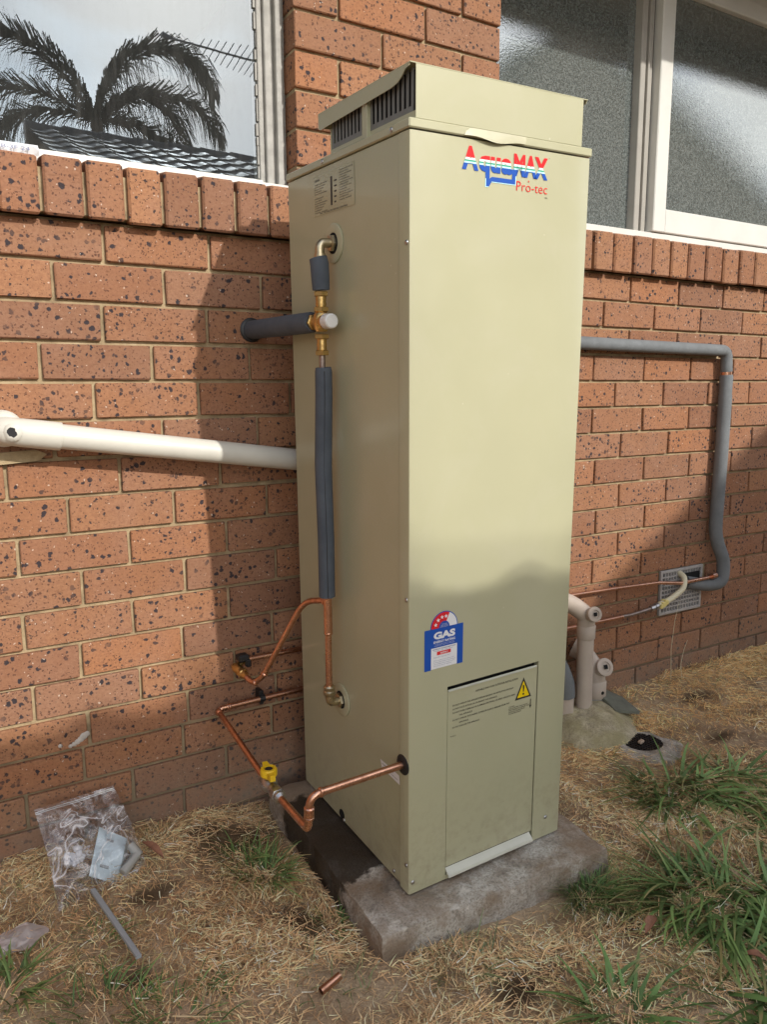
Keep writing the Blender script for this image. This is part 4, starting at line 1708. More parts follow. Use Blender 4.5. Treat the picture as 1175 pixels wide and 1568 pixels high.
m.build('pipe_end', 'copper', lp)

# -- white drain pipe on the left wall
wp = thing('white_drain_pipe', (-.39, -.05, 1.0), 'white plastic drain pipe sloping along the brick wall to a broken elbow', 'pipe')
m = MB()
A0, A1 = Vector((-.372, -.060, 1.009)), Vector((.62, -.050, .868))
m.tube([A0, A1], .0268, 24)
m.build('pipe', 'pvc', wp, smooth=50)
m = MB()
da = (A1 - A0).normalized()
m.lathe(A0 - da * .005, da, [(.0290, 0), (.0300, .004), (.0305, .040), (.0305, .084), (.0288, .0845)], 26)
m.tube(fillet([A0 + da * .03, A0 - da * .030, A0 - da * .032 + Vector((-.004, .075, .004))], .025, 6), .0298, 24)
m.lathe(A0 - da * .030 + Vector((0, .022, .004)), (0, 1, 0), [(.0330, -.012), (.0385, -.006), (.0385, .036)], 26)
elb = m.build('elbow', 'pvc', wp, smooth=45)
hcn = A0 - da * .020 + Vector((.002, -.0296, -.001))
hn = Vector((-.30, -.95, -.02)).normalized()
hu = hn.cross(Vector((0, 0, 1))).normalized()
hw = hu.cross(hn)
rr = random.Random(5)
m = MB()
ri = [rr.uniform(.0075, .0115) for q in range(14)]
vs, fs = [], []
for q in range(14):
    a_ = 2 * math.pi * q / 14
    e_ = hu * math.cos(a_) + hw * math.sin(a_)
    vs += [hcn + e_ * .019 - hn * .0035, hcn + e_ * (ri[q] + .004) + hn * .0012, hcn + e_ * ri[q] + hn * rr.uniform(.0008, .0030), hcn + e_ * (ri[q] + .0006) - hn * .002]
for q in range(14):
    q2 = (q + 1) % 14
    for k in range(3):
        fs.append((4 * q + k, 4 * q + k + 1, 4 * q2 + k + 1, 4 * q2 + k))
m.add(vs, fs)
m.build('torn_rim', 'pvc', elb, smooth=60)
m = MB()
m.lathe(hcn - hn * .0004, hn, [(.0118, 0), (.0118, .0006)], 14)
m.build('broken_hole', 'dark_metal', elb)
m = MB()
m.prism([(-.47, -.004, .935), (-.335, -.004, .944), (-.318, -.003, .958), (-.34, -.003, .968), (-.47, -.004, .962)], (0, -.008, 0))
m.build('mortar_pad', 'mortar', wp)

# -- plastic inspection stacks right of the heater
st = thing('drain_stack', (1.245, -.105, .03), 'tall grey plastic drain riser with screw-capped elbow standing in concrete', 'pipe')
BX, BY = 1.245, -.112
m = MB()
m.tube([(BX, BY, .020), (BX - .004, BY, .335)], .0262, 22)
m.build('riser', 'pvc_grey', st, smooth=50)
m = MB()
m.lathe((BX - .003, BY, .292), (0, 0, 1), [(.0282, 0), (.0300, .003), (.0300, .044), (.0285, .046)], 24)
m.tube(fillet([(BX - .004, BY, .330), (BX - .006, BY, .372), (BX - .060, BY + .012, .412), (BX - .12, BY + .02, .440)], [0, .02, .02, 0], 6), .0285, 22)
el2 = m.build('elbow', 'pvc_grey', st, smooth=45)


def screw_cap(par, c, d, r):
    d = Vector(d).normalized()
    m_ = MB()
    m_.lathe(c, d, [(r * .92, 0), (r, .002), (r, .013), (r * .90, .015), (r * .60, .0155), (r * .58, .0110)], 22)
    o_ = m_.build('screw_cap', 'pvc_grey', par, smooth=35)
    m_ = MB()
    u_ = d.orthogonal().normalized()
    w_ = d.cross(u_)
    q_ = Vector(c) + d * .0160
    s_ = r * .34
    m_.prism([q_ + u_ * s_, q_ + w_ * s_, q_ - u_ * s_, q_ - w_ * s_], d * .0006)
    m_.build('square_socket', 'black_void', o_)


m = MB()
m.tube([(BX - .006, BY, .372), (BX - .006 - .008, BY - .045, .385)], .0215, 18)
m.build('inspection_neck', 'pvc_grey', el2, smooth=45)
screw_cap(el2, Vector((BX - .0125, BY - .036, .383)), (-.25, -.92, .26), .0245)
st2 = thing('short_drain_stack', (1.345, -.065, .03), 'short grey plastic drain stub with large screw cap beside the tall riser', 'pipe')
CX, CY = 1.345, -.066
m = MB()
m.lathe((CX, CY, .055), (0, 0, 1), [(.0330, 0), (.0355, .003), (.0355, .055), (.0330, .058)], 24)
m.tube(fillet([(CX, CY, .095), (CX - .004, CY + .002, .150), (CX - .045, CY + .025, .215), (CX - .06, CY + .05, .225)], [0, .03, .03, 0], 6), .0330, 22)
b2 = m.build('elbow', 'pvc_grey', st2, smooth=45)
m = MB()
m.tube([(CX, CY, .0), (CX, CY, .06)], .0295, 20)
m.build('stub', 'pvc', st2, smooth=45)
m = MB()
m.tube([(CX - .004, CY, .150), (CX - .004, CY - .040, .172)], .0265, 18)
m.build('inspection_neck', 'pvc_grey', b2, smooth=45)
screw_cap(b2, Vector((CX - .004, CY - .034, .1690)), (-.20, -.88, .40), .0300)
m = MB()
m.lathe((CX - .0025, CY - .0352, .078), (-.07, -1, 0), [(.0065, 0), (.006, .001)], 10)
m.build('bolt_hole', 'black_void', b2)
hs = thing('foam_ended_stub', (1.170, -.10, .02), 'white plastic stub with slipped grey foam beside the drain riser', 'pipe')
m = MB()
m.tube([(1.172, -.10, .005), (1.172, -.10, .115)], .0285, 20)
m.build('stub', 'pvc_grey', hs, smooth=45)
m = MB()
m.tube(fillet([(1.172, -.10, .105), (1.168, -.10, .150), (1.140, -.09, .22), (1.10, -.08, .26)], .04, 6), .0320, 20)
m.build('foam_sleeve', 'foam_weathered', hs, smooth=50)


# -- concrete mound round the stacks, floor drain
def blob(name, cx, cy, rx, ry, h, mat, label, cat, seed, base=-.02, flat=1.0, n=54):
    vs, fs = [(cx, cy, base + h)], []
    rings = 18
    for i in range(1, rings + 1):
        t = i / rings
        for k in range(n):
            a = 2 * math.pi * k / n
            w = 1 + .22 * (float(vnoise(math.cos(a) * 1.3 + 5, math.sin(a) * 1.3 + 5, 1.6, seed)) - .5) * 2
            x, y = cx + rx * t * w * math.cos(a), cy + ry * t * w * math.sin(a)
            z = base + h * (1 - t ** (2.2 * flat)) + (float(fbm(x, y, 30, seed, 4)) - .5) * .026 * (1 - t * .5)
            vs.append((x, y, z))
    for k in range(n):
        fs.append((0, 1 + k, 1 + (k + 1) % n))
    for i in range(rings - 1):
        for k in range(n):
            a, b = 1 + i * n + k, 1 + i * n + (k + 1) % n
            fs.append((a, a + n, b + n, b))
    mb_ = MB()
    mb_.add(vs, fs)
    o = mb_.build(name, mat, None, smooth=60)
    return tag(o, label, cat)


blob('concrete_mound', 1.235, -.125, .20, .165, .082, 'mound_concrete', 'mossy rough concrete mound round the drain pipes', 'concrete', 11)
sl = MB()
sl.prism([(1.335, -.165, .034), (1.425, -.190, .018), (1.455, -.085, .026), (1.405, -.050, .052), (1.345, -.090, .056)], (.002, 0, .009))
tag(sl.build('stone_offcut', 'slate_offcut'), 'flat dark grey-green stone slab leaning on the concrete mound', 'stone')
dr = thing('floor_drain', (1.315, -.315, 0), 'round black drain grate set in pale broken concrete', 'drain')
vs, fs = [], []
n = 32
dcx, dcy, dr_r = 1.315, -.300, .062
dz0 = float(ground_z(dcx, dcy)) + .011
for i, (t, z) in enumerate(((1.0, .002), (1.06, .006), (1.30, .007), (1.65, .002), (1.95, -.03))):
    for k in range(n):
        a = 2 * math.pi * k / n
        w = 1 if i < 2 else 1 + .22 * (float(vnoise(math.cos(a) * 2 + 9, math.sin(a) * 2 + 9, 1.5, 21)) - .5) * 2
        ecc = (0, -.02 * (t - 1)) if i > 1 else (0, 0)
        vs.append((dcx + dr_r * t * w * math.cos(a) + ecc[0], dcy + dr_r * t * w * math.sin(a) * .9 + ecc[1] * 2.4, z + dz0))
for i in range(4):
    for k in range(n):
        k2 = (k + 1) % n
        fs.append((i * n + k, (i + 1) * n + k, (i + 1) * n + k2, i * n + k2))
m = MB()
m.add(vs, fs)
m.build('concrete_surround', 'drain_concrete', dr, smooth=60)
m = MB()
m.lathe((dcx, dcy, dz0 - .006), (0, 0, 1), [(dr_r * 1.0, 0), (dr_r * 1.0, .001)], 28)
m.build('sump', 'black_void', dr)
m = MB()
for q in range(-5, 6):
    half = math.sqrt(max(0, (dr_r * .97) ** 2 - (q * .011) ** 2))
    m.box((dcx - half, dcy + q * .011 - .0018, dz0 + .002), (dcx + half, dcy + q * .011 + .0018, dz0 + .006))
    m.box((dcx + q * .011 - .0018, dcy - half, dz0 + .0022), (dcx + q * .011 + .0018, dcy + half, dz0 + .0064))
m.build('grate', 'black_plastic', dr)
m = MB()
m.add(*chamfer(Vector((-.010, -.008, 0)), Vector((.010, .008, .009)), .003))
m.v = [Vector((v_.x * 1.3 + dcx - .012, v_.y + dcy - .004 + v_.x * .4, v_.z + dz0 + .0066)) for v_ in m.v]
tag(m.build('pebble', 'stone'), 'small pale pebble lying on the drain grate', 'stone')

# ================================================================== SMALL THINGS ON THE GROUND
# -- zip bag leaning on the wall foot, with its contents
bo = Vector((-.385, -.205, -.002))
bu = Vector((.178, .030, -.004))            # along the bottom / top edge
bv = Vector((-.020, .156, .158))            # from bottom to zip
bn = bu.cross(bv).normalized()
bag = thing('plastic_bag', bo, 'clear zip plastic bag of heater fittings leaning against the wall foot', 'bag')


def bag_sheet(sgn, seed):
    vs, fs = [], []
    n = 26
    for j in range(n + 1):
        for i in range(n + 1):
            u, v = i / n, j / n
            # the lower left corner hangs down as a point, the right corner is tucked up
            low = -.015 + .085 * u ** 1.2
            vv = low + v * (1 - low)
            p = bo + bu * (u * (1.0 + .12 * (1 - v)) - .01 + .03 * math.sin(3 * v)) + bv * vv
            e = min(u, 1 - u, v, 1 - v)
            pill = .022 * min(1, e * 4.5) * (1.15 - v)
            wr = (float(fbm(u * .2, v * .2, 26, seed)) - .5) * .020 * min(1, e * 9 + .25)
            cr_ = (abs((u * 4.1 + v * 2.7 + float(vnoise(u * .3, v * .3, 9, seed)) * 1.7) % 1 - .5) - .25) * .010
            p = p + bn * (sgn * pill + wr + cr_ * min(1, e * 8))
            vs.append(p)
    for j in range(n):
        for i in range(n):
            a = j * (n + 1) + i
            fs.append((a, a + 1, a + n + 2, a + n + 1))
    return vs, fs


m = MB()
m.add(*bag_sheet(-1, 31))
m.add(*bag_sheet(1, 37))
m.build('film', 'clear_plastic_film', bag, smooth=40, fixn=False)
m = MB()
for v_ in (.955, .972):
    m.tube([bo + bu * (u * .99 + .03 * math.sin(2.8)) + bv * v_ - bn * .003 + bn * .003 * math.sin(u * 9) for u in np.linspace(-.005, 1.0, 12)], .0014, 6)
m.build('zip_strip', 'white_plastic', bag, smooth=50)


def bagp(u, v, h=0.0):
    return bo + bu * u + bv * v + bn * h


brk = thing('mounting_bracket', bagp(.62, .25), 'pale blue-grey slotted steel bracket inside the plastic bag', 'bracket')
m = MB()
q = [bagp(.42, .20, -.006), bagp(.72, .03, -.010), bagp(.98, .42, -.006), bagp(.68, .62, .002)]
m.prism(q, bn * .0022)
q2 = [bagp(.72, .03, -.010), bagp(.80, .06, -.030), bagp(1.03, .38, -.030), bagp(.98, .42, -.006)]
m.prism(q2, bn * .0022)
m.build('plate', 'blue_grey_steel', brk)
for (u, v_) in ((.62, .23), (.76, .46)):
    m = MB()
    e1, e2 = (q[1] - q[0]).normalized(), (q[3] - q[0]).normalized()
    c = bagp(u, v_, -.004) + bn * (-.0028 - .0016 if bn.y < 0 else -.0035)
    sg = -1.0
    c = bagp(u, v_, -.0108)
    m.prism([c - e1 * .010 - e2 * .0026, c + e1 * .010 - e2 * .0026, c + e1 * .010 + e2 * .0026, c - e1 * .010 + e2 * .0026], bn * .0105)
    m.build('slot', 'grey_plastic', brk)
for k_, (u0, v0, u1, v1, lab) in enumerate(((.80, .10, 1.02, .22, 'shorter grey plastic spacer tube at the bottom of the bag'), (.98, .34, 1.05, .20, 'grey plastic spacer tube standing behind the bracket in the bag'))):
    m = MB()
    m.tube([bagp(u0, v0, .006), bagp(u1, v1, .006)], .0105, 16)
    tag(m.build('spacer_tube', 'tube_grey', None, smooth=45), lab, 'tube', 'spacer tubes in the bag')
m = MB()
rr = random.Random(9)
for q_ in range(9):
    c = bagp(.30 + rr.uniform(-.09, .10), .44 + rr.uniform(-.07, .07), rr.uniform(-.006, .006))
    ax_ = Vector((rr.uniform(-1, 1), rr.uniform(-1, 1), rr.uniform(-1, 1)))
    m.lathe(c, ax_, [(.004, -.007), (.011, -.003), (.010, .003), (.003, .007)], 6, phase=rr.random() * 3)
tag(m.build('crumpled_paper', 'paper'), 'crumpled white paper inside the plastic bag', 'paper')
# -- plastic trim strip
m = MB()
ta, tb = Vector((-.3155, -.212, .024)), Vector((-.2725, -.452, .014))
d_ = (tb - ta).normalized()
s_ = d_.cross(Vector((0, 0, 1))).normalized()
up_ = s_.cross(d_)
sec = [(-.0052, -.004), (.0052, -.004), (.0052, .003), (.0036, .004), (-.0036, .004), (-.0052, .003)]
m.prism([ta + s_ * a + up_ * b for a, b in sec], tb - ta)
tag(m.build('plastic_strip', 'grey_plastic'), 'thin grey plastic strip lying on the dry grass below the bag', 'strip')
# -- crumpled clear plastic scrap
m = MB()
vs, fs = [], []
n = 22
for j in range(n + 1):
    for i in range(n + 1):
        u, v_ = i / n * 2 - 1, j / n * 2 - 1
        rr_ = max(abs(u), abs(v_))
        a_ = math.atan2(v_, u)
        rad = rr_ * (.055 + .014 * float(vnoise(math.cos(a_) + 3, math.sin(a_) + 3, 1.7, 41)))
        x, y = -.482 + rad * math.cos(a_) * 1.05, -.262 + rad * math.sin(a_) * .62
        vs.append((x, y, float(ground_z(x, y)) + .006 + .018 * float(fbm(x, y, 42, 43))))
for j in range(n):
    for i in range(n):
        a = j * (n + 1) + i
        fs.append((a, a + 1, a + n + 2, a + n + 1))
m.add(vs, fs)
tag(m.build('plastic_scrap', 'crumpled_film', None, smooth=40, fixn=False), 'crumpled scrap of clear plastic on the grass at the left', 'plastic')
# -- copper offcut
m = MB()
oa, ob_ = Vector((-.004, -.704, .008)), Vector((.040, -.694, .014))
dd_ = (ob_ - oa).normalized()
n = 14
u_ = dd_.orthogonal().normalized()
w_ = dd_.cross(u_)
vs, fs = [], []
for c, r_ in ((oa, .0062), (oa, .0073), (ob_, .0073), (ob_, .0062)):
    for k in range(n):
        a = 2 * math.pi * k / n
        vs.append(c + (u_ * math.cos(a) + w_ * math.sin(a)) * r_)
for i in range(4):
    for k in range(n):
        k2 = (k + 1) % n
        j2 = (i + 1) % 4
        fs.append((i * n + k, i * n + k2, j2 * n + k2, j2 * n + k))
m.add(vs, fs)
tag(m.build('copper_offcut', 'copper', None, smooth=40), 'short offcut of copper tube lying in front of the slab', 'pipe')


# -- dead leaves
def leaf(c, ang, L, wd, label, tilt=.3):
    vs, fs = [], []
    n = 8
    d = Vector((math.cos(ang), math.sin(ang), 0))
    s = Vector((-d.y, d.x, 0))
    for i in range(n + 1):
        t = i / n
        w = wd * math.sin(math.pi * min(1, t * .97 + .02)) ** .8
        p = Vector(c) + d * (t - .5) * L + Vector((0, 0, .010 + tilt * L * (t - .5) * .5 + .008 * math.sin(3 * t)))
        vs += [p - s * w + Vector((0, 0, w * .5)), p, p + s * w + Vector((0, 0, w * .5))]
    for i in range(n):
        for q in (0, 1):
            a = i * 3 + q
            fs.append((a, a + 1, a + 4, a + 3))
    k = len(vs)
    vs += [v_ + Vector((0, 0, -.0008)) for v_ in vs]
    fs += [tuple(reversed([i + k for i in f_])) for f_ in fs]
    mb_ = MB()
    mb_.add(vs, fs)
    return tag(mb_.build('dead_leaf', 'dry_leaf', None, smooth=60, fixn=False), label, 'leaf')


leaf((-.171, -.152, .026), R(-62), .070, .010, 'reddish brown dead leaf beside the plastic bag', -.5)
leaf((.640, -.905, .012), R(20), .055, .010, 'red-brown dead leaf in the straw by the front green tuft', .1)
leaf((.735, -1.07, .014), R(-60), .045, .009, 'small red-brown leaf under the long green grass at the right', .1)
# -- paper card on the sill
m = MB()
vs, fs = [], []
for i in range(11):
    t = i / 10
    x = -.40 + .108 * t
    vs += [(x, -.028, 1.5745 - .002 * t), (x, -.0335 + .002 * math.sin(5 * t), 1.590 - .001 * t + (-.006 if t > .95 else 0)), (x, -.018, 1.597)]
    if i:
        for q in (0, 1):
            fs.append((3 * i - 3 + q, 3 * i + q, 3 * i + 1 + q, 3 * i - 2 + q))
m.add(vs, fs, 0)
vs_, fs_ = fit_text('B-3F 24', -.362, -.310, 1.5795, 1.5865)
m.add([(x, -.0366, z) for x, z in vs_], fs_, 1)
vs_, fs_ = fit_text('WARRANTY', -.395, -.366, 1.5795, 1.585)
m.add([(x, -.0366, z) for x, z in vs_], fs_, 1)
tag(m.build('paper_tag', ['paper', 'ink_soft'], None, fixn=False), 'curled white paper tag with handwriting on the left brick sill', 'paper')

# ================================================================== GRASS
def make_blades(base, head, length, width, lift, curve, twist, cols, nseg=3):
    """many ribbons at once -> verts, quads, colours"""
    N = len(base)
    dx, dy = np.cos(head), np.sin(head)
    sx, sy = -dy, dx
    vs = np.zeros((N, nseg + 1, 2, 3), np.float32)
    for i in range(nseg + 1):
        t = i / nseg
        ang = lift - curve * t
        hor = length * t * np.cos(lift - curve * t * .5)
        ver = length * t * np.sin(lift - curve * t * .5)
        bend = twist * t * t * length
        px_ = base[:, 0] + dx * hor + sx * bend
        py_ = base[:, 1] + dy * hor + sy * bend
        pz_ = base[:, 2] + ver
        w = width * (1 - .80 * t ** 1.6) * .5
        for s_, k in ((-1, 0), (1, 1)):
            vs[:, i, k, 0] = px_ + sx * w * s_
            vs[:, i, k, 1] = py_ + sy * w * s_
            vs[:, i, k, 2] = pz_ + s_ * w * .35
    vs = vs.reshape(-1, 3)
    k0 = np.arange(N)[:, None] * (2 * (nseg + 1))
    qs = []
    for i in range(nseg):
        a = k0 + 2 * i
        qs.append(np.concatenate([a, a + 1, a + 3, a + 2], 1))
    quads = np.stack(qs, 1).reshape(-1, 4)
    cc = np.repeat(cols, 2 * (nseg + 1), 0)
    return vs, quads, cc


def outside_things(x, y):
    cs = [(.149, -.667), (.731, -.701), (.746, -.12), (.158, -.0665)]
    sl_ = np.ones(np.shape(x), bool)
    for (ax_, ay_), (bx_, by_) in zip(cs, cs[1:] + cs[:1]):
        ex, ey = bx_ - ax_, by_ - ay_
        sl_ &= ((x - ax_) * -ey + (y - ay_) * ex) / math.hypot(ex, ey) > -.012
    mo = ((x - 1.235) / .17) ** 2 + ((y + .125) / .14) ** 2 < 1
    dn = (x - 1.315) ** 2 + ((y + .305)) ** 2 < .085 ** 2
    return ~(sl_ | mo | dn)


NS = 600000
x = rng.uniform(-1.3, 3.3, NS)
y = -rng.uniform(0.004, 2.05, NS)
d = np.stack([x - CAM_POS.x, y - CAM_POS.y, np.full(NS, -CAM_POS.z)], 1)
zf = d @ np.array(CAM_F)
uu = 587.5 + 1164.87 * (d @ np.array(CAM_R)) / np.maximum(zf, .05)
vv = 784 + 1164.87 * (d @ np.array(CAM_D)) / np.maximum(zf, .05)
near = (zf > .3) & (uu > -160) & (uu < 1335) & (vv < 1720)
thick = fbm(x, y, 4.5, 12)
bare = fbm(x, y, 7.0, 15)
keep = outside_things(x, y) & (near | (rng.random(NS) < .16)) & (rng.random(NS) < np.clip(.42 + 1.7 * (thick - .35), .15, 1)) & ((bare < .66) | (rng.random(NS) < .35)) & (rng.random(NS) > .80 * bare_mask(x, y))
x, y, bare, thick = x[keep], y[keep], bare[keep], thick[keep]
N = len(x)
z = ground_z(x, y) + rng.uniform(-.002, .012, N) * (0.6 + thick)
hd = fbm(x, y, 5.0, 20) * 14 + rng.normal(0, 1.1, N)
ln = rng.gamma(3.0, .0062, N) + .007
pal = np.array([(.50, .355, .215), (.42, .285, .165), (.58, .44, .285), (.31, .20, .115), (.37, .265, .17), (.22, .145, .09), (.64, .54, .40), (.28, .24, .125)])
pw = np.array([.20, .18, .16, .14, .12, .10, .07, .03])
ci = rng.choice(len(pal), N, p=pw)
cols = pal[ci] * rng.uniform(.72, 1.18, (N, 1))
tone = fbm(x, y, 3.2, 27)[:, None]
cols = np.minimum(cols * (1.45 + .90 * tone), .88)
cols = np.minimum(cols * np.array([1.07, 1.0, .87]), .9)
gold = np.clip((x - .8) / .5, 0, 1)[:, None] * np.clip((y + .62) / .35, 0, 1)[:, None]
cols = cols * (1 - gold) + cols * np.array([1.08, 1.0, .82]) * gold
vs, qs, cc = make_blades(np.stack([x, y, z], 1), hd, ln, rng.uniform(.0009, .0024, N), rng.normal(.09, .16, N), rng.normal(.30, .4, N), rng.normal(0, .35, N), cols, 2)
sme = np_mesh('dry_grass', vs, qs, 'straw', cc)
so = link_mesh('dry_grass', sme, Vector((0, 0, 0)))
tag(so, 'matted straw-coloured dry grass covering the yard', 'grass', kind='stuff')

# sparse short green shoots among the straw
NS = 9000
x = rng.uniform(-1.0, 2.6, NS)
y = -rng.uniform(0.02, 1.6, NS)
gm = fbm(x, y, 5.2, 33)
keep = outside_things(x, y) & (gm > .60)
x, y = x[keep], y[keep]
N = len(x)
cols = np.array([(.15, .20, .085)]) * rng.uniform(.6, 1.5, (N, 1)) + rng.uniform(0, .05, (N, 1)) * np.array([(1, .8, .3)])
vs, qs, cc = make_blades(np.stack([x, y, ground_z(x, y)], 1), rng.uniform(0, 6.28, N), rng.uniform(.015, .055, N), rng.uniform(.0012, .0024, N), rng.uniform(.5, 1.4, N), rng.uniform(.2, 1.3, N), rng.normal(0, .2, N), cols)
sme = np_mesh('green_shoots', vs, qs, 'leaf', cc)
tag(link_mesh('green_shoots', sme, Vector((0, 0, 0))), 'sparse short green shoots among the dry grass', 'grass', kind='stuff')

# long straws and dead stems lying about
NS = 300
x = rng.uniform(-.6, 2.2, NS)
y = -rng.uniform(.03, 1.25, NS)
keep = outside_things(x, y)
x, y = x[keep], y[keep]
N = len(x)
cols = np.array([(.60, .46, .26)]) * rng.uniform(.65, 1.05, (N, 1))
vs, qs, cc = make_blades(np.stack([x, y, ground_z(x, y) + .012], 1), rng.uniform(0, 6.28, N), rng.uniform(.06, .15, N), rng.uniform(.0015, .0030, N), rng.uniform(.0, .22, N), rng.uniform(.1, .7, N), rng.normal(0, .35, N), cols, 6)
sme = np_mesh('loose_straw', vs, qs, 'straw', cc)
tag(link_mesh('loose_straw', sme, Vector((0, 0, 0))), 'long loose straws strewn over the dry grass', 'straw', kind='stuff')


def tuft(cx, cy, n, L, w, spread, col, label, name='grass_tuft', lift=(.25, 1.2), bias=None, seed=0, base_r=.05, broad=True):
    r_ = np.random.default_rng(100 + seed)
    a = r_.uniform(0, 6.283, n)
    rad = base_r * np.sqrt(r_.uniform(0, 1, n))
    bx, by = cx + rad * np.cos(a), cy + rad * np.sin(a)
    bz = ground_z(bx, by) - .004
    hd_ = a + r_.normal(0, .7, n)
    if bias is not None:
        k = r_.random(n) < .55
        hd_[k] = bias + r_.normal(0, .55, k.sum())
    ln_ = L * r_.uniform(.45, 1.15, n)
    cl_ = np.array(col)[None, :] * r_.uniform(.55, 1.5, (n, 1))
    yel = (r_.random(n) < .10)[:, None]
    cl_ = np.where(yel, np.array([(.36, .31, .13)]) * r_.uniform(.7, 1.2, (n, 1)), cl_)
    lf = r_.uniform(*lift, n)
    vs, qs, cc = make_blades(np.stack([bx, by, bz], 1), hd_, ln_, w * r_.uniform(.6, 1.3, n), lf, lf * r_.uniform(.5, 1.35, n) + .1, r_.normal(0, .18, n), cl_, 7 if broad else 5)
    ns_ = 7 if broad else 5
    c4 = cc.reshape(n, ns_ + 1, 2, 3).copy()
    tt = np.linspace(0, 1, ns_ + 1)[None, :, None, None]
    dry_ = (r_.random(n) < .45)[:, None, None, None] * np.clip((tt - r_.uniform(.45, .9, n)[:, None, None, None]) / .2, 0, 1)
    c4 = c4 * (1 - .8 * dry_) + np.array([.42, .34, .17]) * .8 * dry_
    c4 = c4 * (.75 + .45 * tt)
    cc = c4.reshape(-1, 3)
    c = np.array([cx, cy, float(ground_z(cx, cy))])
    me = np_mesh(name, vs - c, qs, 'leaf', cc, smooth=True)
    o = link_mesh(name, me, Vector(c))
    return tag(o, label, 'grass', 'green grass tufts')


GRN = (.190, .300, .100)
DGR = (.140, .240, .075)
tuft(1.155, -.560, 200, .19, .0095, .1, GRN, 'broad-bladed green tuft right of the slab, below the drain grate', bias=R(200), seed=1, base_r=.10, lift=(.05, .70))
tuft(1.330, -.630, 190, .19, .0095, .1, GRN, 'green tuft at the right edge, level with the slab corner', bias=R(250), seed=2, base_r=.11, lift=(.05, .75))
tuft(1.160, -.790, 60, .22, .0090, .1, GRN, 'loose green tuft at the right edge below the upper tufts', bias=R(300), seed=3, base_r=.09, lift=(.0, .5))
tuft(.850, -.900, 270, .20, .0105, .1, GRN, 'largest green tuft, spreading in front of the slab corner', bias=R(190), seed=4, base_r=.11, lift=(.05, .75))
tuft(.970, -1.000, 220, .20, .0105, .1, GRN, 'dense green tuft right of the largest one', bias=R(250), seed=5, base_r=.11, lift=(.05, .70))
tuft(.720, -1.140, 180, .20, .0100, .1, DGR, 'green tuft in the lower right corner of the yard', bias=R(280), seed=6, base_r=.11, lift=(.05, .6))
tuft(.640, -.735, 260, .105, .0026, .1, DGR, 'fine dark green tuft growing against the front of the slab', seed=7, base_r=.045, lift=(.6, 1.5), broad=False)
tuft(.700, -.790, 130, .10, .0030, .1, (.20, .22, .09), 'thin yellowish tuft in front of the fine dark tuft', seed=8, base_r=.06, lift=(.4, 1.4), broad=False)
tuft(.045, -.300, 110, .10, .0042, .1, GRN, 'small green tuft beside the left edge of the slab', seed=9, base_r=.05, lift=(.5, 1.4), broad=False)
tuft(.020, -.215, 50, .085, .0038, .1, GRN, 'small green tuft under the gas pipe near the wall', seed=10, base_r=.04, lift=(.5, 1.4), broad=False)
tuft(-.500, -.385, 60, .10, .0060, .1, (.18, .27, .09), 'bright green tuft at the left edge below the plastic scrap', seed=11, base_r=.05, lift=(.5, 1.3))
tuft(-.345, -.520, 110, .075, .0036, .1, DGR, 'low green tuft in the lower left corner', seed=12, base_r=.08, lift=(.3, 1.2), broad=False)
tuft(-.235, -.605, 90, .07, .0036, .1, DGR, 'low green tuft at the bottom edge left of the copper offcut', seed=13, base_r=.08, lift=(.3, 1.1), broad=False)
tuft(.285, -.760, 70, .075, .0030, .1, (.18, .22, .10), 'thin green tuft under the front edge of the slab', seed=14, base_r=.06, lift=(.3, 1.2), broad=False)
tuft(.445, -1.010, 60, .13, .0095, .1, DGR, 'green tuft at the bottom edge left of the long green grass', seed=15, base_r=.05, lift=(.3, 1.0))
tuft(-.330, -.330, 45, .06, .0030, .1, GRN, 'tiny green tuft left of the grey plastic strip', seed=16, base_r=.04, lift=(.4, 1.3), broad=False)
tuft(.110, -.520, 60, .055, .0026, .1, DGR, 'tiny green tuft at the left front corner of the slab', seed=17, base_r=.035, lift=(.4, 1.3), broad=False)

# unseen side fence, added to darken the heater's left side
fence = thing('added_fence', (-2.5, -1.5, 0), 'weathered timber paling fence added out of view to darken the heater side', 'fence')
m = MB()
for zf_ in (.35, 1.45):
    m.box((-2.56, -3.0, zf_), (-2.505, -.01, zf_ + .07), .003)
m.build('rails', 'timber', fence)
for i in range(30):
    m = MB()
    m.box((-2.50, -2.99 + .0995 * i, .02), (-2.482, -2.99 + .0995 * i + .094, 1.86 + random.uniform(-.01, .01)), .002)
    m.build('paling', 'timber', fence)

# two tall dead stems in front of the air vent
for (sx_, sy_, h_, lab) in ((1.740, -.060, .30, 'tall thin dead grass stem in front of the air vent'), (1.780, -.075, .15, 'shorter dead grass stem below the air vent')):
    m = MB()
    z0 = float(ground_z(sx_, sy_))
    m.tube([(sx_, sy_, z0), (sx_ - .004, sy_ + .004, z0 + h_ * .4), (sx_ + .002, sy_, z0 + h_ * .75), (sx_ + .016, sy_ - .003, z0 + h_)], [.0011, .0010, .0009, .0006], 5)
    o = m.build('dry_grass_stalk', 'cream_hose', None, smooth=60)
    tag(o, lab, 'stem')

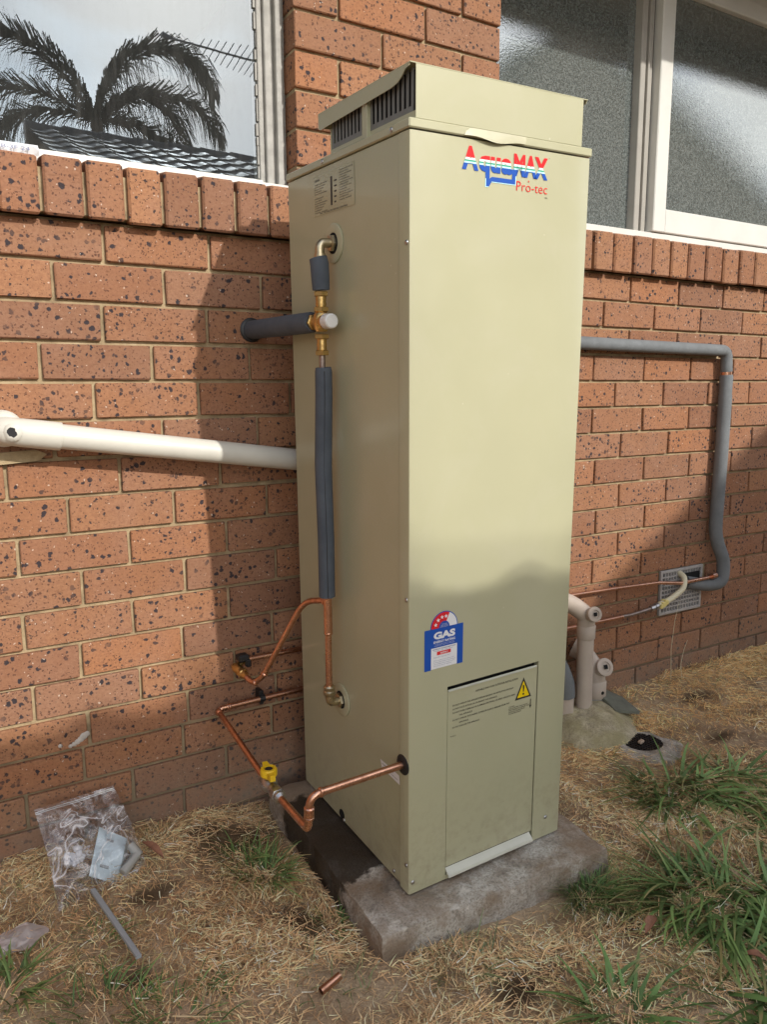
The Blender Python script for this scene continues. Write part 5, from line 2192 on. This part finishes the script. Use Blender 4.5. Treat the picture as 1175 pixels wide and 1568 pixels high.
# ================================================================== WHAT THE WINDOWS MIRROR
# neighbouring house: its ridge also throws the shade over the yard and the heater's foot
nb = thing('neighbouring_house', (3.0, -4.5, 0), 'dark tiled neighbouring house roof mirrored in the windows', 'house')
RY, RZ, RX0, RX1, PIT = -6.64, 3.67, .50, 9.0, math.tan(R(22))
EY = -3.40
m = MB()
m.box((RX0 + .12, -9.4, -.3), (RX1 - .2, EY - .35, 2.30))
m.prism([(RX0 + .12, EY - .35, 2.301), (RX0 + .12, -9.4, 2.301), (RX0 + .12, RY, RZ - .12)], (.2, 0, 0))
m.build('wall', 'neighbour_wall', nb)
m = MB()
zr = RZ - .048
m.add([(RX0, RY, zr), (RX1, RY, zr), (RX1, EY, zr + (RY - EY) * PIT), (RX0, EY, zr + (RY - EY) * PIT), (RX1, RY - 3.2, zr - 3.2 * PIT), (RX0, RY - 3.2, zr - 3.2 * PIT)],
      [(0, 3, 2, 1), (0, 1, 4, 5)])
roof = m.build('roof', 'roof_tile', nb, fixn=False)
tile_mesh = None
tw, tg = .30, .31
prof = [(0, 0), (.04, .020), (.085, .030), (.13, .020), (.17, .003), (.25, 0), (.30, .008)]
vs, fs = [], []
for (yy, lift_) in ((0, .022), (.335, .004)):
    for (px_, pz_) in prof:
        vs.append((px_, yy, pz_ + lift_))
k = len(prof)
for i in range(k - 1):
    fs.append((i, i + 1, k + i + 1, k + i))
for i in range(k):
    vs.append((prof[i][0], 0, prof[i][1] + .002))
for i in range(k - 1):
    fs.append((2 * k + i, 2 * k + i + 1, i + 1, i))
tme = bpy.data.meshes.new('roof_tile')
tme.from_pydata(vs, [], fs)
tme.materials.append(M['roof_tile'])
rest = MB()
sl_len = (EY - RY) / math.cos(R(22))
nrow = int(sl_len / tg) + 1
rot_t = Matrix.Rotation(R(22), 4, 'X')
for r_ in range(nrow):
    for c_ in range(int((RX1 - RX0) / tw)):
        s0 = sl_len - r_ * tg                     # distance from the ridge down the slope
        if s0 < .28:
            continue
        p = Vector((RX0 + c_ * tw, RY + s0 * math.cos(R(22)), zr - s0 * math.sin(R(22)) + .006))
        Mt = Matrix.Translation(p) @ Matrix.Rotation(math.pi, 4, 'Z') @ Matrix.Rotation(R(22), 4, 'X') @ Matrix.Translation((-tw, 0, 0))
        if c_ < 11:
            o = bpy.data.objects.new('tile', tme)
            COL.objects.link(o)
            o.parent = roof
            Mr = Matrix.Translation(-ORG[roof.name]) @ Mt
            o.matrix_local = Mr
        else:
            rest.add([Mt @ Vector(v_) for v_ in vs], fs)
rest.build('tile', 'roof_tile', roof, kind='stuff', fixn=False)
m = MB()
xx = RX0 - .02
while xx < RX1:
    m.tube([(xx, RY, RZ - .06), (xx + .36, RY, RZ - .067)], [.088, .078], 12)
    xx += .35
m.build('ridge_caps', 'roof_tile', roof, smooth=50)
# front gable of the same house
GYF, AXX, AZ = -4.72, 5.90, 5.10
GWL, GWR, pz = 3.20, 4.60, 3.13
m = MB()
m.prism([(AXX - GWL + .25, GYF, -.3), (AXX + GWR - .25, GYF, -.3), (AXX + GWR - .25, GYF, pz + .02), (AXX, GYF, AZ - .12), (AXX - GWL + .25, GYF, pz + .02)], (0, -1.6, 0))
m.build('gable_wall', 'neighbour_wall', nb)
for gw_ in (-GWL, GWR):
    m = MB()
    m.prism([(AXX, GYF + .12, AZ - .05), (AXX + gw_, GYF + .12, pz - .05), (AXX + gw_, GYF + .12, pz), (AXX, GYF + .12, AZ)], (0, -2.6, 0))
    m.build('gable_roof', 'roof_tile', nb)

# flue cowl on that roof, seen as a small dark mushroom in the frosted pane
m = MB()
m.tube([(4.55, -4.2, 2.6), (4.55, -4.2, 4.12)], .05, 12)
m.lathe((4.55, -4.2, 4.10), (0, 0, 1), [(.06, 0), (.12, .03), (.125, .15), (.10, .21), (.05, .24)], 16)
m.build('flue_cowl', 'dark_metal', nb, smooth=40)

# TV antenna behind the roof
ant = thing('tv_antenna', (4.10, -9.0, 0), 'television antenna on a mast above the mirrored roof', 'antenna')
m = MB()
m.tube([(4.10, -9.0, -.2), (4.10, -9.0, 5.80)], .024, 8)
m.build('mast', 'galvanised', ant)
m = MB()
m.tube([(2.52, -9.0, 5.735), (4.35, -9.0, 5.66)], .015, 8)
m.tube([(2.52, -9.0, 5.765), (2.62, -9.0, 5.725)], .04, 8)
m.build('boom', 'galvanised', ant)
for i in range(13):
    t = i / 12
    xx = 3.05 + 1.15 * t
    L = .13 + .18 * t
    m = MB()
    m.tube([(xx - L * .3, -9.0 - L * .7, 5.71 - .05 * t - L * .55), (xx + L * .3, -9.0 + L * .7, 5.71 - .05 * t + L * .55)], .006, 6)
    m.build('element', 'galvanised', ant)

# queen palm behind the roof
pal_t = thing('palm_tree', (4.25, -22.0, 0), 'queen palm with drooping fronds mirrored in the left window', 'palm tree')
m = MB()
m.tube([(4.25, -22.0, -.2), (4.18, -22, 3.0), (4.27, -22, 6.0), (4.15, -22, 8.65)], [.26, .22, .19, .17], 12)
m.build('trunk', 'trunk', pal_t, smooth=60)
fr_vs, fr_q, fr_c = [], [], []
rp = np.random.default_rng(77)
off = 0
spec = [(0.0, 1.50, 2.75), (0.5, 1.36, 2.5), (0.12, .80, 2.15), (5.9, 1.05, 2.1), (3.14, 1.28, 2.8), (2.8, 1.0, 2.7), (3.4, .62, 2.4),
        (3.0, .25, 2.0), (0.2, .20, 1.6)]
for (az, el, L) in spec:
    ns = 46
    dirv = np.array([math.cos(az), math.sin(az) * .9, 0.0])
    pos = np.array([4.15, -22.0, 8.6])
    L *= 1.95
    ang = el
    stepl = L / ns
    for i in range(ns):
        t = i / ns
        ang -= (.9 + 1.7 * t) / ns * (1.1 + .5 * (el > 1))
        pos = pos + (dirv * math.cos(ang) + np.array([0, 0, math.sin(ang)])) * stepl
        tang = dirv * math.cos(ang) + np.array([0, 0, math.sin(ang)])
        sid = np.cross(tang, np.array([0, 0, 1.0]))
        sid = sid / (np.linalg.norm(sid) + 1e-6)
        ll = 1.35 * math.sin(math.pi * (.12 + .83 * t)) ** .7
        for s_ in (-1, 1):
            for rep_ in range(4):
                dl = sid * s_ * rp.uniform(.35, .9) + tang * rp.uniform(.2, .6) + np.array([0, 0, rp.uniform(-.5, .35)])
                dl /= np.linalg.norm(dl)
                w = np.cross(dl, tang)
                w = w / (np.linalg.norm(w) + 1e-6) * .022
                p0, p1 = pos, pos + dl * ll * .5
                p2 = p1 + (dl * .55 + np.array([0, 0, -.85])) * ll * .5
                fr_vs += [p0 - w, p0 + w, p1 - w * .9, p1 + w * .9, p2 - w * .2, p2 + w * .2]
                fr_q += [(off, off + 1, off + 3, off + 2), (off + 2, off + 3, off + 5, off + 4)]
                off += 6
        w = sid * .03 * (1.2 - t)
        fr_vs += [pos - w, pos + w, pos + w + tang * stepl * 1.2, pos - w + tang * stepl * 1.2]
        fr_q += [(off, off + 1, off + 2, off + 3)]
        off += 4
fv = np.array(fr_vs, np.float32)
cc = np.tile(np.array([(.040, .055, .022)], np.float32), (len(fv), 1)) * np.repeat(rp.uniform(.6, 1.4, (len(fv) // 2 + 1, 1)), 2, 0)[:len(fv)]
cen = Vector((4.25, -22.0, 8.0))
pme = np_mesh('crown', fv - np.array(cen), np.array(fr_q), 'palm_leaf', cc)
link_mesh('crown', pme, cen, pal_t)

print('bricks as objects', NB[0])
